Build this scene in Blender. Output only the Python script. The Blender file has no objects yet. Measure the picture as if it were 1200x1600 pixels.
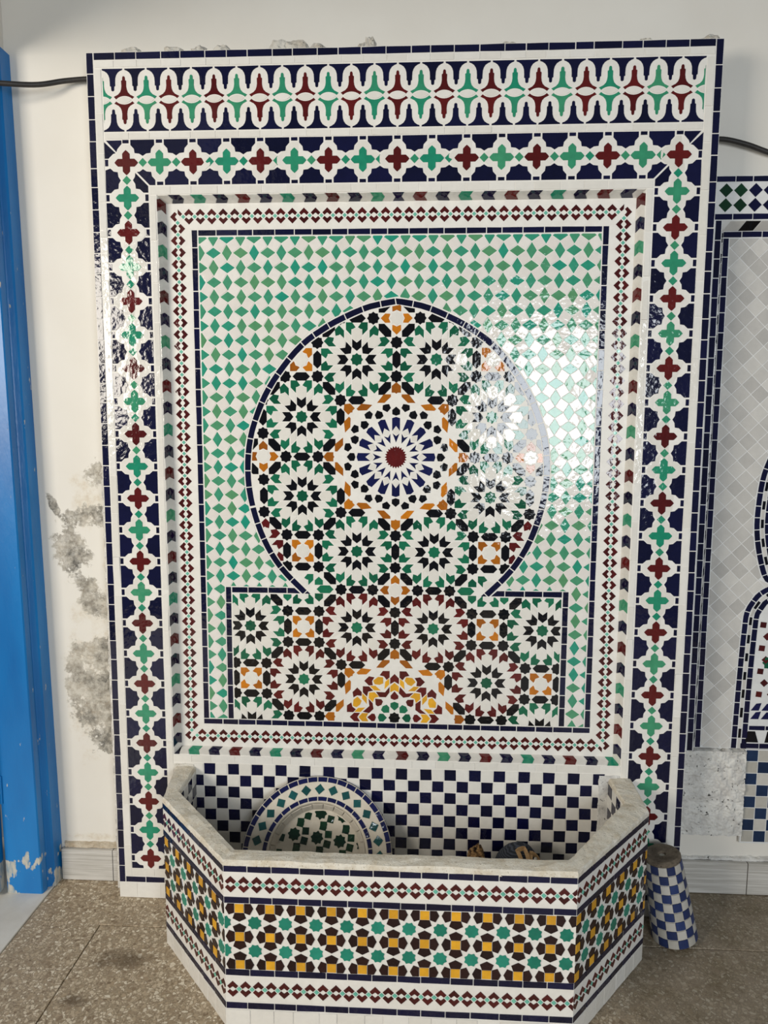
import bpy, bmesh, math, random
from mathutils import Vector, Matrix, noise

# ------------------------------------------------------------------ camera, light, exposure
U = 0.2            # one mosaic unit (distance between two neighbouring rosettes) in metres
F = 6.064          # the floor, in units below the centre of the big star
scene = bpy.context.scene
COL = scene.collection

def P(u, v, w):
    """units (right, down, away from the viewer) -> world metres"""
    return Vector((u*U, w*U, (F - v)*U))

CAM_C = (0.3151, -0.3495, -9.1311)
CAM_R = ((0.9987, -0.0041, 0.0512), (0.0099, 0.9934, -0.1143), (-0.0504, 0.1146, 0.9921))
CAM_F = 1116.3
def axis(r): return Vector((r[0], r[2], -r[1])).normalized()
_x = axis(CAM_R[0]); _z = -axis(CAM_R[2]); _y = _z.cross(_x).normalized(); _x = _y.cross(_z)
cam_data = bpy.data.cameras.new('camera')
cam = bpy.data.objects.new('camera', cam_data); COL.objects.link(cam)
cam.matrix_world = Matrix.Translation(P(*CAM_C)) @ Matrix((_x, _y, _z)).transposed().to_4x4()
cam_data.sensor_fit = 'HORIZONTAL'; cam_data.sensor_width = 36.0
cam_data.lens = CAM_F/1200*36.0
cam_data.clip_start = 0.05
scene.camera = cam
CAM_POS = P(*CAM_C)

world = bpy.data.worlds.new('world'); scene.world = world; world.use_nodes = True
bg = world.node_tree.nodes['Background']
bg.inputs[0].default_value = (0.82, 0.91, 1.0, 1); bg.inputs[1].default_value = 0.13

def area(name, loc, target, sx, sy, power, col):
    d = bpy.data.lights.new(name, 'AREA'); d.shape = 'RECTANGLE'; d.size = sx; d.size_y = sy
    d.energy = power; d.color = col
    o = bpy.data.objects.new(name, d); COL.objects.link(o)
    o.location = loc
    o.rotation_euler = (Vector(target) - Vector(loc)).to_track_quat('-Z', 'Y').to_euler()
    return o
# daylight through the open doorway on the left, and through a window in the wall behind the viewer
area('doorway_daylight', (-2.58, -2.95, 1.88), (-0.1, 0, 1.2), 1.2, 1.1, 92, (1.0, 0.925, 0.81))
area('window_daylight', (1.0, -3.6, 1.42), (0.2, 0, 1.1), 0.95, 1.15, 58, (0.90, 0.955, 1.0))

vs = scene.view_settings
vs.view_transform = 'Standard'; vs.look = 'None'; vs.gamma = 1.0; vs.use_curve_mapping = False
vs.exposure = -0.08

random.seed(7)
# ------------------------------------------------------------------ materials
def lin(c):
    c = c/255.0
    return c/12.92 if c <= 0.04045 else ((c+0.055)/1.055)**2.4
def rgb(r, g, b): return (lin(r), lin(g), lin(b), 1.0)

class NT:
    def __init__(s, m): s.t = m.node_tree; s.n = s.t.nodes; s.l = s.t.links
    def add(s, typ, **kw):
        n = s.n.new(typ)
        for k, v in kw.items():
            if k.startswith('i_'): n.inputs[int(k[2:])].default_value = v
            else: setattr(n, k, v)
        return n
    def link(s, a, b): s.l.new(a, b)

def new_mat(name):
    m = bpy.data.materials.new(name); m.use_nodes = True
    t = NT(m); b = m.node_tree.nodes['Principled BSDF']
    return m, t, b

def mix(t, fac, a, b):
    n = t.n.new('ShaderNodeMix'); n.data_type = 'RGBA'
    if hasattr(fac, 'links'): t.link(fac, n.inputs[0])
    else: n.inputs[0].default_value = fac
    for s, i in ((a, 6), (b, 7)):
        if hasattr(s, 'links'): t.link(s, n.inputs[i])
        else: n.inputs[i].default_value = s
    return n.outputs[2]
def math_n(t, op, a, b=None, clamp=False):
    n = t.n.new('ShaderNodeMath'); n.operation = op; n.use_clamp = clamp
    for s, i in ((a, 0), (b, 1)):
        if s is None: continue
        if hasattr(s, 'links'): t.link(s, n.inputs[i])
        else: n.inputs[i].default_value = s
    return n.outputs[0]
def ramp(t, fac, stops):
    n = t.n.new('ShaderNodeValToRGB'); cr = n.color_ramp
    while len(cr.elements) < len(stops): cr.elements.new(0.5)
    for e, (p, c) in zip(cr.elements, stops): e.position = p; e.color = c
    t.link(fac, n.inputs[0]); return n.outputs[0]
def noise_n(t, vec, scale, detail=2.0, rough=0.5):
    n = t.n.new('ShaderNodeTexNoise'); n.inputs['Scale'].default_value = scale
    n.inputs['Detail'].default_value = detail; n.inputs['Roughness'].default_value = rough
    t.link(vec, n.inputs['Vector']); return n.outputs[0]
def pos(t): return t.n.new('ShaderNodeNewGeometry').outputs['Position']
def bump(t, b, h, strength, dist):
    n = t.n.new('ShaderNodeBump'); n.inputs['Strength'].default_value = strength
    n.inputs['Distance'].default_value = dist
    t.link(h, n.inputs['Height']); t.link(n.outputs[0], b.inputs['Normal'])

def glaze(name, c0, c1=None, rough=0.085, wave=0.62, dist=0.0012, mottle=0.12):
    """hand-glazed tile: colour varies from tile to tile, the surface is gently uneven"""
    m, t, b = new_mat(name)
    g = t.n.new('ShaderNodeNewGeometry'); oi = t.n.new('ShaderNodeObjectInfo')
    r = math_n(t, 'FRACT', math_n(t, 'ADD', oi.outputs['Random'], g.outputs['Random Per Island']))
    c1 = c1 or c0
    base = mix(t, r, c0, c1)
    n1 = noise_n(t, g.outputs['Position'], 55, 3, 0.6)
    n1 = math_n(t, 'MULTIPLY', math_n(t, 'SUBTRACT', n1, 0.5), mottle*4)
    hsv = t.n.new('ShaderNodeHueSaturation'); t.link(base, hsv.inputs['Color'])
    t.link(math_n(t, 'ADD', n1, 1.0), hsv.inputs['Value'])
    t.link(hsv.outputs[0], b.inputs['Base Color'])
    b.inputs['Roughness'].default_value = rough
    b.inputs['IOR'].default_value = 1.5
    h = math_n(t, 'ADD', noise_n(t, g.outputs['Position'], 70, 1.5, 0.5),
               math_n(t, 'MULTIPLY', noise_n(t, g.outputs['Position'], 260, 1.5, 0.5), 0.14))
    bump(t, b, h, wave, dist)
    return m

M = {}
M['navy'] = glaze('navy_glaze', rgb(11, 13, 41), rgb(17, 19, 56))
M['blue'] = glaze('blue_glaze', rgb(17, 21, 64), rgb(23, 28, 78))
M['black'] = glaze('black_glaze', rgb(8, 8, 13), rgb(14, 14, 20))
M['brown'] = glaze('blackish_brown_glaze', rgb(30, 14, 16), rgb(44, 20, 20))
M['red'] = glaze('oxblood_glaze', rgb(98, 26, 26), rgb(78, 20, 21))
M['darkred'] = glaze('dark_oxblood_glaze', rgb(84, 26, 26), rgb(62, 19, 20))
M['teal'] = glaze('teal_glaze', rgb(32, 136, 106), rgb(66, 146, 108))
M['fieldgreen'] = glaze('field_green_glaze', rgb(36, 148, 124), rgb(92, 150, 106))
M['green'] = glaze('bottle_green_glaze', rgb(16, 82, 58), rgb(30, 116, 84))
M['darkgreen'] = glaze('dark_green_glaze', rgb(14, 40, 26), rgb(24, 62, 40))
M['turq'] = glaze('turquoise_glaze', rgb(120, 196, 172), rgb(100, 180, 160))
M['orange'] = glaze('amber_glaze', rgb(206, 124, 26), rgb(150, 84, 22))
M['yellow'] = glaze('mustard_glaze', rgb(232, 172, 44), rgb(206, 150, 40))
M['white'] = glaze('white_glaze', rgb(232, 229, 222), rgb(224, 220, 211), rough=0.10, mottle=0.035)
M['fieldwhite'] = glaze('warm_white_glaze', rgb(235, 231, 225), rgb(226, 220, 213), rough=0.09, mottle=0.04)
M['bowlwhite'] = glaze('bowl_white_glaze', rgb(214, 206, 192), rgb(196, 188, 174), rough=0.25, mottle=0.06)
M['grey'] = glaze('grey_white_glaze', rgb(212, 209, 203), rgb(184, 181, 176), rough=0.16, mottle=0.05)
M['dullblue'] = glaze('worn_blue_glaze', rgb(44, 62, 112), rgb(32, 46, 88), rough=0.4, mottle=0.12)
M['dullwhite'] = glaze('worn_white_glaze', rgb(200, 196, 188), rgb(172, 168, 158), rough=0.4, mottle=0.06)
M['rimgreen'] = glaze('sea_green_glaze', rgb(34, 92, 92), rgb(28, 72, 72))

def mortar_mat(name, c, c2, scale=30, rough=0.75, bs=0.3):
    m, t, b = new_mat(name); p = pos(t)
    n = noise_n(t, p, scale, 5, 0.65)
    t.link(ramp(t, n, [(0.3, c), (0.7, c2)]), b.inputs['Base Color'])
    b.inputs['Roughness'].default_value = rough
    bump(t, b, noise_n(t, p, scale*6, 4, 0.7), bs, 0.002)
    return m
M['grout'] = mortar_mat('white_grout', rgb(226, 222, 214), rgb(236, 233, 226), 40, 0.45, 0.08)
M['greygrout'] = mortar_mat('pale_grey_grout', rgb(214, 214, 212), rgb(226, 226, 224), 40, 0.5, 0.08)
M['bowlgrout'] = mortar_mat('bowl_grout', rgb(206, 196, 178), rgb(222, 214, 198), 40, 0.6, 0.15)

def concrete_mat(name, base, stain, dark, pit=260):
    m, t, b = new_mat(name); p = pos(t)
    a = ramp(t, noise_n(t, p, 26, 6, 0.7), [(0.36, stain), (0.56, base)])
    k = ramp(t, noise_n(t, p, pit, 3, 0.6), [(0.30, (0, 0, 0, 1)), (0.38, (1, 1, 1, 1))])
    t.link(mix(t, k, dark, a), b.inputs['Base Color'])
    b.inputs['Roughness'].default_value = 0.9
    bump(t, b, noise_n(t, p, 180, 5, 0.7), 0.6, 0.004)
    return m
M['rim'] = concrete_mat('rough_cement', rgb(232, 226, 212), rgb(212, 200, 178), rgb(150, 136, 112))
M['lump'] = concrete_mat('crumbly_mortar', rgb(214, 210, 200), rgb(190, 182, 168), rgb(96, 88, 76))
M['patch'] = concrete_mat('pitted_plaster', rgb(224, 222, 216), rgb(196, 193, 188), rgb(48, 45, 42), 95)
M['edge'] = concrete_mat('pale_crumbly_mortar', rgb(228, 224, 216), rgb(208, 202, 192), rgb(130, 122, 110))
M['stub_top'] = concrete_mat('stained_cement', rgb(120, 108, 92), rgb(84, 74, 62), rgb(40, 34, 28))

# ------------------------------------------------------------------ tagging and mesh helpers
def tag(o, label, cat, group=None):
    o['label'] = label; o['category'] = cat
    if group: o['group'] = group
    return o
def mesh_obj(name, verts, faces, mat, parent=None, smooth=False, loc=None):
    me = bpy.data.meshes.new(name); me.from_pydata([tuple(v) for v in verts], [], faces); me.update()
    if smooth: me.polygons.foreach_set('use_smooth', [True]*len(me.polygons))
    for mm in (mat if isinstance(mat, list) else [mat]): me.materials.append(mm)
    o = bpy.data.objects.new(name, me); COL.objects.link(o)
    if parent: o.parent = parent
    if loc is not None: o.location = loc
    return o
def bm_obj(name, bm, mat, parent=None, smooth=False):
    me = bpy.data.meshes.new(name); bm.to_mesh(me); bm.free()
    if smooth: me.polygons.foreach_set('use_smooth', [True]*len(me.polygons))
    for mm in (mat if isinstance(mat, list) else [mat]): me.materials.append(mm)
    o = bpy.data.objects.new(name, me); COL.objects.link(o)
    if parent: o.parent = parent
    return o
def empty(name, loc, rot=None):
    o = bpy.data.objects.new(name, None); COL.objects.link(o)
    o.empty_display_size = 0.05
    o.location = loc
    if rot is not None: o.rotation_euler = rot
    return o
def box_vf(x0, x1, y0, y1, z0, z1):
    v = [(x, y, z) for z in (z0, z1) for y in (y0, y1) for x in (x0, x1)]
    f = [(0, 2, 3, 1), (4, 5, 7, 6), (0, 1, 5, 4), (2, 6, 7, 3), (0, 4, 6, 2), (1, 3, 7, 5)]
    return v, f
def ubox(name, u0, u1, v0, v1, w0, w1, mat, parent=None, origin=Vector((0, 0, 0)), bev=0.0):
    a = P(u0, v1, w0) - origin; b = P(u1, v0, w1) - origin
    bm = bmesh.new()
    v, f = box_vf(min(a.x, b.x), max(a.x, b.x), min(a.y, b.y), max(a.y, b.y), min(a.z, b.z), max(a.z, b.z))
    vv = [bm.verts.new(q) for q in v]
    for q in f: bm.faces.new([vv[i] for i in q])
    if bev: bmesh.ops.bevel(bm, geom=bm.edges[:], offset=bev, segments=2, affect='EDGES', profile=0.6)
    bmesh.ops.recalc_face_normals(bm, faces=bm.faces[:])
    return bm_obj(name, bm, mat, parent)
def structure(o): o['kind'] = 'structure'; return o

# ------------------------------------------------------------------ 2D polygon tools (a right, b down, in units)
def area2(p):
    return 0.5*sum(p[i][0]*p[(i+1) % len(p)][1]-p[(i+1) % len(p)][0]*p[i][1] for i in range(len(p)))
def cent(p): return (sum(q[0] for q in p)/len(p), sum(q[1] for q in p)/len(p))
def clip(p, q, n):
    """keep the side of the line through q that the normal n points to"""
    out = []
    d = [(a-q[0])*n[0]+(b-q[1])*n[1] for a, b in p]
    for i in range(len(p)):
        j = (i+1) % len(p)
        if d[i] >= 0: out.append(p[i])
        if (d[i] < 0) != (d[j] < 0):
            k = d[i]/(d[i]-d[j]); out.append((p[i][0]+(p[j][0]-p[i][0])*k, p[i][1]+(p[j][1]-p[i][1])*k))
    res = []
    for a in out:
        if not res or math.hypot(a[0]-res[-1][0], a[1]-res[-1][1]) > 1e-4: res.append(a)
    if len(res) > 1 and math.hypot(res[0][0]-res[-1][0], res[0][1]-res[-1][1]) < 1e-4: res.pop()
    return res
def clip_rect(p, x0, x1, y0, y1):
    for q, n in (((x0, 0), (1, 0)), ((x1, 0), (-1, 0)), ((0, y0), (0, 1)), ((0, y1), (0, -1))):
        if len(p) < 3: return []
        p = clip(p, q, n)
    return p
def inset(p, d):
    """move every edge of the polygon inwards by d"""
    n = len(p); s = 1 if area2(p) > 0 else -1; out = []
    for i in range(n):
        a, b, c = p[i-1], p[i], p[(i+1) % n]
        e1 = (b[0]-a[0], b[1]-a[1]); e2 = (c[0]-b[0], c[1]-b[1])
        l1 = math.hypot(*e1) or 1e-9; l2 = math.hypot(*e2) or 1e-9
        n1 = (-e1[1]/l1*s, e1[0]/l1*s); n2 = (-e2[1]/l2*s, e2[0]/l2*s)
        k = 1+n1[0]*n2[0]+n1[1]*n2[1]
        k = max(k, 0.35)
        out.append((b[0]+(n1[0]+n2[0])/k*d, b[1]+(n1[1]+n2[1])/k*d))
    return out
def move(p, x, y, s=1.0): return [(a*s+x, b*s+y) for a, b in p]
def rotp(p, ang):
    c, s = math.cos(ang), math.sin(ang)
    return [(a*c-b*s, a*s+b*c) for a, b in p]
def mirx(p): return [(-a, b) for a, b in p]
def miry(p): return [(a, -b) for a, b in p]
def sym(h):
    """half outline from the axis x=0 -> closed polygon mirrored in x"""
    return list(h)+[(-a, b) for a, b in reversed(h) if abs(a) > 1e-9]
def star(n, ro, ri, a0=0.0):
    out = []
    for k in range(2*n):
        r = ro if k % 2 == 0 else ri; t = a0+math.pi*k/n
        out.append((r*math.sin(t), -r*math.cos(t)))
    return out

# ------------------------------------------------------------------ tiles
class Frame:
    """a flat surface: origin and axes (a, b) in the local metres of its thing, n points out of the surface"""
    def __init__(s, O, ea, eb):
        s.O = Vector(O); s.ea = Vector(ea).normalized(); s.eb = Vector(eb).normalized()
        s.n = s.eb.cross(s.ea).normalized()
        s.R = Matrix((s.ea, -s.eb, s.n)).transposed()
    def at(s, a, b): return s.O + s.ea*(a*U) + s.eb*(b*U)

PARTS = {}          # (thing, tile name or None) -> the part that carries the tiles
def bed_part(thing, name, pieces, mat, tiles, h=.0003):
    """a thin mortar layer (list of (frame, outline)) that carries the named tiles"""
    V, Fc = [], []
    for fr, p in pieces:
        loc = [(a*U, -b*U) for a, b in p]
        if area2(loc) < 0: loc.reverse()
        v, f = tile_geo(loc, h)
        mx = Matrix.Translation(fr.O) @ fr.R.to_4x4()
        k = len(V); V += [mx @ Vector(q) for q in v]; Fc += [tuple(i+k for i in q) for q in f]
    o = mesh_obj(name, V, Fc, mat, thing)
    for t in tiles: PARTS[(thing.name, t)] = o
    return o
def rc(x0, x1, y0, y1): return [(x0, y0), (x1, y0), (x1, y1), (x0, y1)]
TILES = []          # (thing, name, frame, poly, mat, height)
MESHES = {}
def tile(thing, name, fr, poly, mat, g=0.004, h=0.006, minarea=0.0004):
    if len(poly) < 3: return
    if thing.name == 'fountain_basin': h = min(h, .0035)
    if g: poly = inset(poly, g)
    if abs(area2(poly)) < minarea: return
    TILES.append((thing, name, fr, poly, mat, h))
def tile_geo(poly, h):
    """outline in metres, counter-clockwise -> bevelled plate"""
    n = len(poly); b = min(0.0006, h*0.6)
    top = inset(poly, b)
    v = [(x, y, -0.0006) for x, y in poly]+[(x, y, h) for x, y in top]
    f = [tuple(range(n, 2*n))]+[(i, (i+1) % n, n+(i+1) % n, n+i) for i in range(n)]
    return v, f
def flush_tiles(limit=300):
    groups = {}
    for t in TILES: groups.setdefault((t[0].name, t[1]), []).append(t)
    for (tn, name), L in groups.items():
        def size(t):
            th, nm, fr, p, m, h = t
            w = th.matrix_basis @ fr.at(*cent(p)); d = w-CAM_POS
            return abs(area2(p))*abs((th.matrix_basis.to_3x3() @ fr.n).dot(d.normalized()))/d.length_squared
        L.sort(key=size, reverse=True)
        rest = L[limit:]
        for th, nm, fr, p, m, h in L[:limit]:
            c = cent(p)
            loc = [((a-c[0])*U, -(b-c[1])*U) for a, b in p]
            if area2(loc) < 0: loc.reverse()
            k0 = min(range(len(loc)), key=lambda i: (round(loc[i][0], 4), round(loc[i][1], 4)))
            loc = loc[k0:]+loc[:k0]
            key = (m, round(h, 5), tuple((round(x, 4), round(y, 4)) for x, y in loc))
            me = MESHES.get(key)
            if me is None:
                v, f = tile_geo(loc, h*U)
                me = bpy.data.meshes.new(nm); me.from_pydata(v, [], f); me.materials.append(M[m]); MESHES[key] = me
            o = bpy.data.objects.new(nm, me); COL.objects.link(o); o.parent = PARTS.get((tn, nm)) or PARTS.get((tn, None)) or th
            sg = 0.003 if nm == 'white_quatrefoil_tile' else 0.012
            tilt = Matrix.Rotation(random.gauss(0, sg), 3, 'X') @ Matrix.Rotation(random.gauss(0, 0.012), 3, 'Y')
            o.matrix_basis = Matrix.Translation(fr.at(*c)) @ (fr.R @ tilt).to_4x4()
        if rest:
            V, Fc, mi, mats = [], [], [], []
            for th, nm, fr, p, m, h in rest:
                c = cent(p)
                loc = [((a-c[0])*U, -(b-c[1])*U) for a, b in p]
                if area2(loc) < 0: loc.reverse()
                v, f = tile_geo(loc, h*U)
                tilt = Matrix.Rotation(random.gauss(0, 0.012), 3, 'X') @ Matrix.Rotation(random.gauss(0, 0.012), 3, 'Y')
                mx = Matrix.Translation(fr.at(*c)) @ (fr.R @ tilt).to_4x4()
                k = len(V); V += [mx @ Vector(q) for q in v]; Fc += [tuple(i+k for i in q) for q in f]
                if m not in mats: mats.append(m)
                mi += [mats.index(m)]*len(f)
            o = mesh_obj(name+'s', V, Fc, [M[x] for x in mats], PARTS.get((tn, name)) or PARTS.get((tn, None)) or rest[0][0])
            o.data.polygons.foreach_set('material_index', mi); o['kind'] = 'stuff'
    TILES.clear()

def row(thing, name, fr, a0, b0, a1, b1, width, length, mat, g=0.004, h=0.006, jitter=0.12):
    """tiles laid end to end along a line, the row lies to the right of the walking direction (b down)"""
    L = math.hypot(a1-a0, b1-b0); n = max(1, round(L/length))
    cuts = [0.0]
    for i in range(1, n): cuts.append((i+random.uniform(-jitter, jitter))*L/n)
    cuts.append(L)
    d = ((a1-a0)/L, (b1-b0)/L); q = (-d[1], d[0])
    for s, e in zip(cuts, cuts[1:]):
        j0, j1 = random.uniform(-0.002, 0.002), random.uniform(-0.002, 0.002)
        tile(thing, name, fr, [(a0+d[0]*s+q[0]*j0, b0+d[1]*s+q[1]*j0), (a0+d[0]*e+q[0]*j1, b0+d[1]*e+q[1]*j1),
             (a0+d[0]*e+q[0]*(width+j0), b0+d[1]*e+q[1]*(width+j0)), (a0+d[0]*s+q[0]*(width+j1), b0+d[1]*s+q[1]*(width+j1))], mat, g, h)

CHEV = sym([(0, -.67), (.43, -.245), (.235, -.03), (.03, -.2), (0, -.21)])
def zigzag(thing, fr, a0, b0, da, db, n, pitch, red='darkred', lim=None):
    """pairs of small arrowheads with turquoise lozenges between them, along (da, db)"""
    ang = math.atan2(db, da)
    for i in range(n):
        x, y = a0+da*pitch*i, b0+db*pitch*i
        for fl in (0, 1):
            p = CHEV if not fl else miry(CHEV)
            q = move(rotp(p, ang), x/pitch, y/pitch); q = [(s*pitch, t*pitch) for s, t in q]
            if lim: q = clip_rect(q, *lim)
            tile(thing, 'arrowhead_tile', fr, q, red, 0, minarea=.0006)
        q = [(0, -.2), (.2, 0), (0, .2), (-.2, 0)]
        q = [((s+x/pitch+da*.5)*pitch, (t+y/pitch+db*.5)*pitch) for s, t in rotp(q, ang)]
        if lim: q = clip_rect(q, *lim)
        if i < n-1 or lim: tile(thing, 'turquoise_lozenge_tile', fr, q, 'turq', 0, minarea=.0003)

# ================================================================== THE ROOM
WL0, WL1 = .25, .50      # the wall stands at w = .25 on the left and .45 on the right
def wall_w(u): return WL0+(WL1-WL0)*(u+5.0)/10.5

def plaster_mat():
    m, t, b = new_mat('painted_plaster'); p = pos(t)
    sep = t.n.new('ShaderNodeSeparateXYZ'); t.link(p, sep.inputs[0])
    X, Z = sep.outputs[0], sep.outputs[2]
    def spot(u, v, ru, rv, tilt=0.0):
        c = P(u, v, 0)
        dx = math_n(t, 'SUBTRACT', X, c.x); dz = math_n(t, 'SUBTRACT', Z, c.z)
        dx = math_n(t, 'ADD', dx, math_n(t, 'MULTIPLY', dz, tilt))
        e = math_n(t, 'ADD', math_n(t, 'POWER', math_n(t, 'ABSOLUTE', math_n(t, 'DIVIDE', dx, ru*U)), 2.0),
                   math_n(t, 'POWER', math_n(t, 'ABSOLUTE', math_n(t, 'DIVIDE', dz, rv*U)), 2.0))
        return math_n(t, 'SUBTRACT', 1.0, e)
    def union(L):
        r = L[0]
        for q in L[1:]: r = math_n(t, 'MAXIMUM', r, q)
        return r
    n1 = noise_n(t, p, 16, 6, 0.72); n2 = noise_n(t, p, 70, 5, 0.7); n3 = noise_n(t, p, 300, 3, 0.6)
    warp = math_n(t, 'MULTIPLY', math_n(t, 'SUBTRACT', n1, 0.5), 3.4)
    bare = union([spot(-4.08, .26, 0.221, 0.221), spot(-4.32, .86, 0.390, 0.208, -.3), spot(-4.06, .85, 0.208, 0.182), spot(-4.42, 1.30, 0.338, 0.390, .2),
                  spot(-4.63, .72, 0.078, 0.286, .45), spot(-4.18, 1.93, 0.260, 0.429, .45), spot(-4.42, 3.15, 0.208, 0.715), spot(-4.18, 3.2, 0.442, 0.936),
                  spot(-4.0, 3.55, 0.260, 0.520), spot(-4.12, 3.95, 0.260, 0.325), spot(-4.15, 2.7, 0.338, 0.286)])
    warp2 = math_n(t, 'MULTIPLY', math_n(t, 'SUBTRACT', n2, 0.5), 1.6)
    mask = ramp(t, math_n(t, 'ADD', math_n(t, 'ADD', bare, warp), warp2), [(0.40, (0, 0, 0, 1)), (0.66, (1, 1, 1, 1))])
    flake = ramp(t, noise_n(t, p, 38, 7, .75), [(0.38, (.5, .5, .5, 1)), (0.52, (1, 1, 1, 1))])
    mask = math_n(t, 'MULTIPLY', mask, flake)
    thin = union([spot(-4.22, .65, .26, .55), spot(-4.2, 3.1, .48, 1.35), spot(-3.9, 1.9, .12, 1.7), spot(-4.3, 5.45, .5, .07)])
    mask2 = ramp(t, math_n(t, 'ADD', thin, warp), [(0.3, (0, 0, 0, 1)), (0.9, (1, 1, 1, 1))])
    grey = ramp(t, n2, [(0.36, rgb(84, 82, 77)), (0.5, rgb(126, 122, 113)), (0.62, rgb(168, 162, 150))])
    tan = ramp(t, n2, [(0.35, rgb(204, 190, 168)), (0.6, rgb(226, 220, 206))])
    paint = ramp(t, noise_n(t, p, 5, 3, 0.5), [(0.3, rgb(226, 221, 211)), (0.7, rgb(231, 227, 218))])
    col = mix(t, math_n(t, 'MULTIPLY', mask2, .75), paint, tan)
    worn = ramp(t, noise_n(t, p, 11, 4, .6), [(0.40, (0, 0, 0, 1)), (0.60, (1, 1, 1, 1))])
    grey = mix(t, math_n(t, 'MULTIPLY', worn, .6), grey, tan)
    col = mix(t, mask, col, grey)
    t.link(col, b.inputs['Base Color'])
    b.inputs['Roughness'].default_value = 0.7
    h = math_n(t, 'ADD', math_n(t, 'MULTIPLY', mask, -0.35), math_n(t, 'MULTIPLY', noise_n(t, p, 40, 4, .6), 0.25))
    h = math_n(t, 'ADD', h, math_n(t, 'MULTIPLY', math_n(t, 'MULTIPLY', mask, n3), 0.9))
    bump(t, b, h, 0.5, 0.003)
    return m
M['plaster'] = plaster_mat()

TOP = -8.2
a, b_ = (-5.0, WL0), (8.0, wall_w(8.0))
vv = [P(a[0], F, a[1]), P(b_[0], F, b_[1]), P(b_[0], TOP, b_[1]), P(a[0], TOP, a[1]),
      P(a[0], F, a[1]+.8), P(b_[0], F, b_[1]+.8), P(b_[0], TOP, b_[1]+.8), P(a[0], TOP, a[1]+.8)]
structure(mesh_obj('wall_back', vv, [(0, 1, 2, 3), (7, 6, 5, 4), (3, 2, 6, 7), (0, 3, 7, 4), (1, 5, 6, 2)], M['plaster']))

def plain_plaster():
    m, t, b = new_mat('side_wall_plaster'); p = pos(t)
    t.link(ramp(t, noise_n(t, p, 6, 3, .5), [(0.3, rgb(222, 216, 206)), (0.7, rgb(229, 224, 215))]), b.inputs['Base Color'])
    b.inputs['Roughness'].default_value = .75
    bump(t, b, noise_n(t, p, 50, 4, .6), .3, .002)
    return m
M['sidewall'] = plain_plaster()
structure(ubox('wall_left', -5.9, -5.0, TOP, -5.02, -14, WL0+.8, M['sidewall']))

# floor: terrazzo slabs on a dark bed
def terrazzo():
    m, t, b = new_mat('terrazzo'); p = pos(t)
    vo = t.n.new('ShaderNodeTexVoronoi'); vo.inputs['Scale'].default_value = 125; vo.inputs['Randomness'].default_value = 1.0
    nw = t.n.new('ShaderNodeTexNoise'); nw.inputs['Scale'].default_value = 60; t.link(p, nw.inputs['Vector'])
    mx = t.n.new('ShaderNodeMix'); mx.data_type = 'VECTOR'; mx.inputs[0].default_value = 0.016
    t.link(p, mx.inputs[4]); t.link(nw.outputs[1], mx.inputs[5]); t.link(mx.outputs[1], vo.inputs['Vector'])
    ve = t.n.new('ShaderNodeTexVoronoi'); ve.feature = 'DISTANCE_TO_EDGE'; ve.inputs['Scale'].default_value = 125
    t.link(mx.outputs[1], ve.inputs['Vector'])
    sp = t.n.new('ShaderNodeSeparateColor'); t.link(vo.outputs['Color'], sp.inputs[0])
    chip = ramp(t, sp.outputs[0], [(0.0, rgb(128, 108, 84)), (0.3, rgb(176, 156, 128)), (0.7, rgb(206, 190, 164)), (1.0, rgb(228, 217, 196))])
    thr = math_n(t, 'ADD', math_n(t, 'MULTIPLY', sp.outputs[1], 0.22), 0.03)
    e = math_n(t, 'GREATER_THAN', ve.outputs['Distance'], thr)
    body = ramp(t, noise_n(t, p, 240, 4, .7), [(0.3, rgb(112, 95, 74)), (0.5, rgb(160, 143, 118)), (0.7, rgb(196, 180, 154))])
    col = mix(t, e, body, chip)
    # soot-brown dirt stain on left slab; right-hand side painted darker for dirt and shade
    sep = t.n.new('ShaderNodeSeparateXYZ'); t.link(p, sep.inputs[0])
    X, Y = sep.outputs[0], sep.outputs[1]
    def spot(u, w, ru, rw):
        dx = math_n(t, 'DIVIDE', math_n(t, 'SUBTRACT', X, u*U), ru*U); dy = math_n(t, 'DIVIDE', math_n(t, 'SUBTRACT', Y, w*U), rw*U)
        return math_n(t, 'SUBTRACT', 1.0, math_n(t, 'ADD', math_n(t, 'MULTIPLY', dx, dx), math_n(t, 'MULTIPLY', dy, dy)))
    wn = math_n(t, 'MULTIPLY', math_n(t, 'SUBTRACT', noise_n(t, p, 14, 5, .65), .5), 2.6)
    st = ramp(t, math_n(t, 'ADD', math_n(t, 'MAXIMUM', spot(-3.3, -1.3, .5, .22), spot(-3.5, -1.95, .22, .12)), wn), [(0.2, (0, 0, 0, 1)), (1.1, (1, 1, 1, 1))])
    col = mix(t, math_n(t, 'MULTIPLY', st, .7), col, rgb(84, 66, 42))
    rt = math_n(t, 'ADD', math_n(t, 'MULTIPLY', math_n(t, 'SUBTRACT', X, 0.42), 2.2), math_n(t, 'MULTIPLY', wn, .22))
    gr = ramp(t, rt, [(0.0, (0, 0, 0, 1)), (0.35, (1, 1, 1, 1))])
    grime_shade = ramp(t, noise_n(t, p, 11, 5, .6), [(0.35, rgb(82, 74, 56)), (0.6, rgb(122, 113, 100))])
    col = mix(t, math_n(t, 'MULTIPLY', gr, .62), col, grime_shade)
    t.link(col, b.inputs['Base Color'])
    b.inputs['Roughness'].default_value = .55
    h = math_n(t, 'ADD', math_n(t, 'MULTIPLY', e, .35), noise_n(t, p, 300, 3, .6))
    bump(t, b, h, .35, .0015)
    return m
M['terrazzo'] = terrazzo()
M['floorbed'] = mortar_mat('dark_floor_joint', rgb(58, 60, 54), rgb(80, 80, 70), 60)
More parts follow.
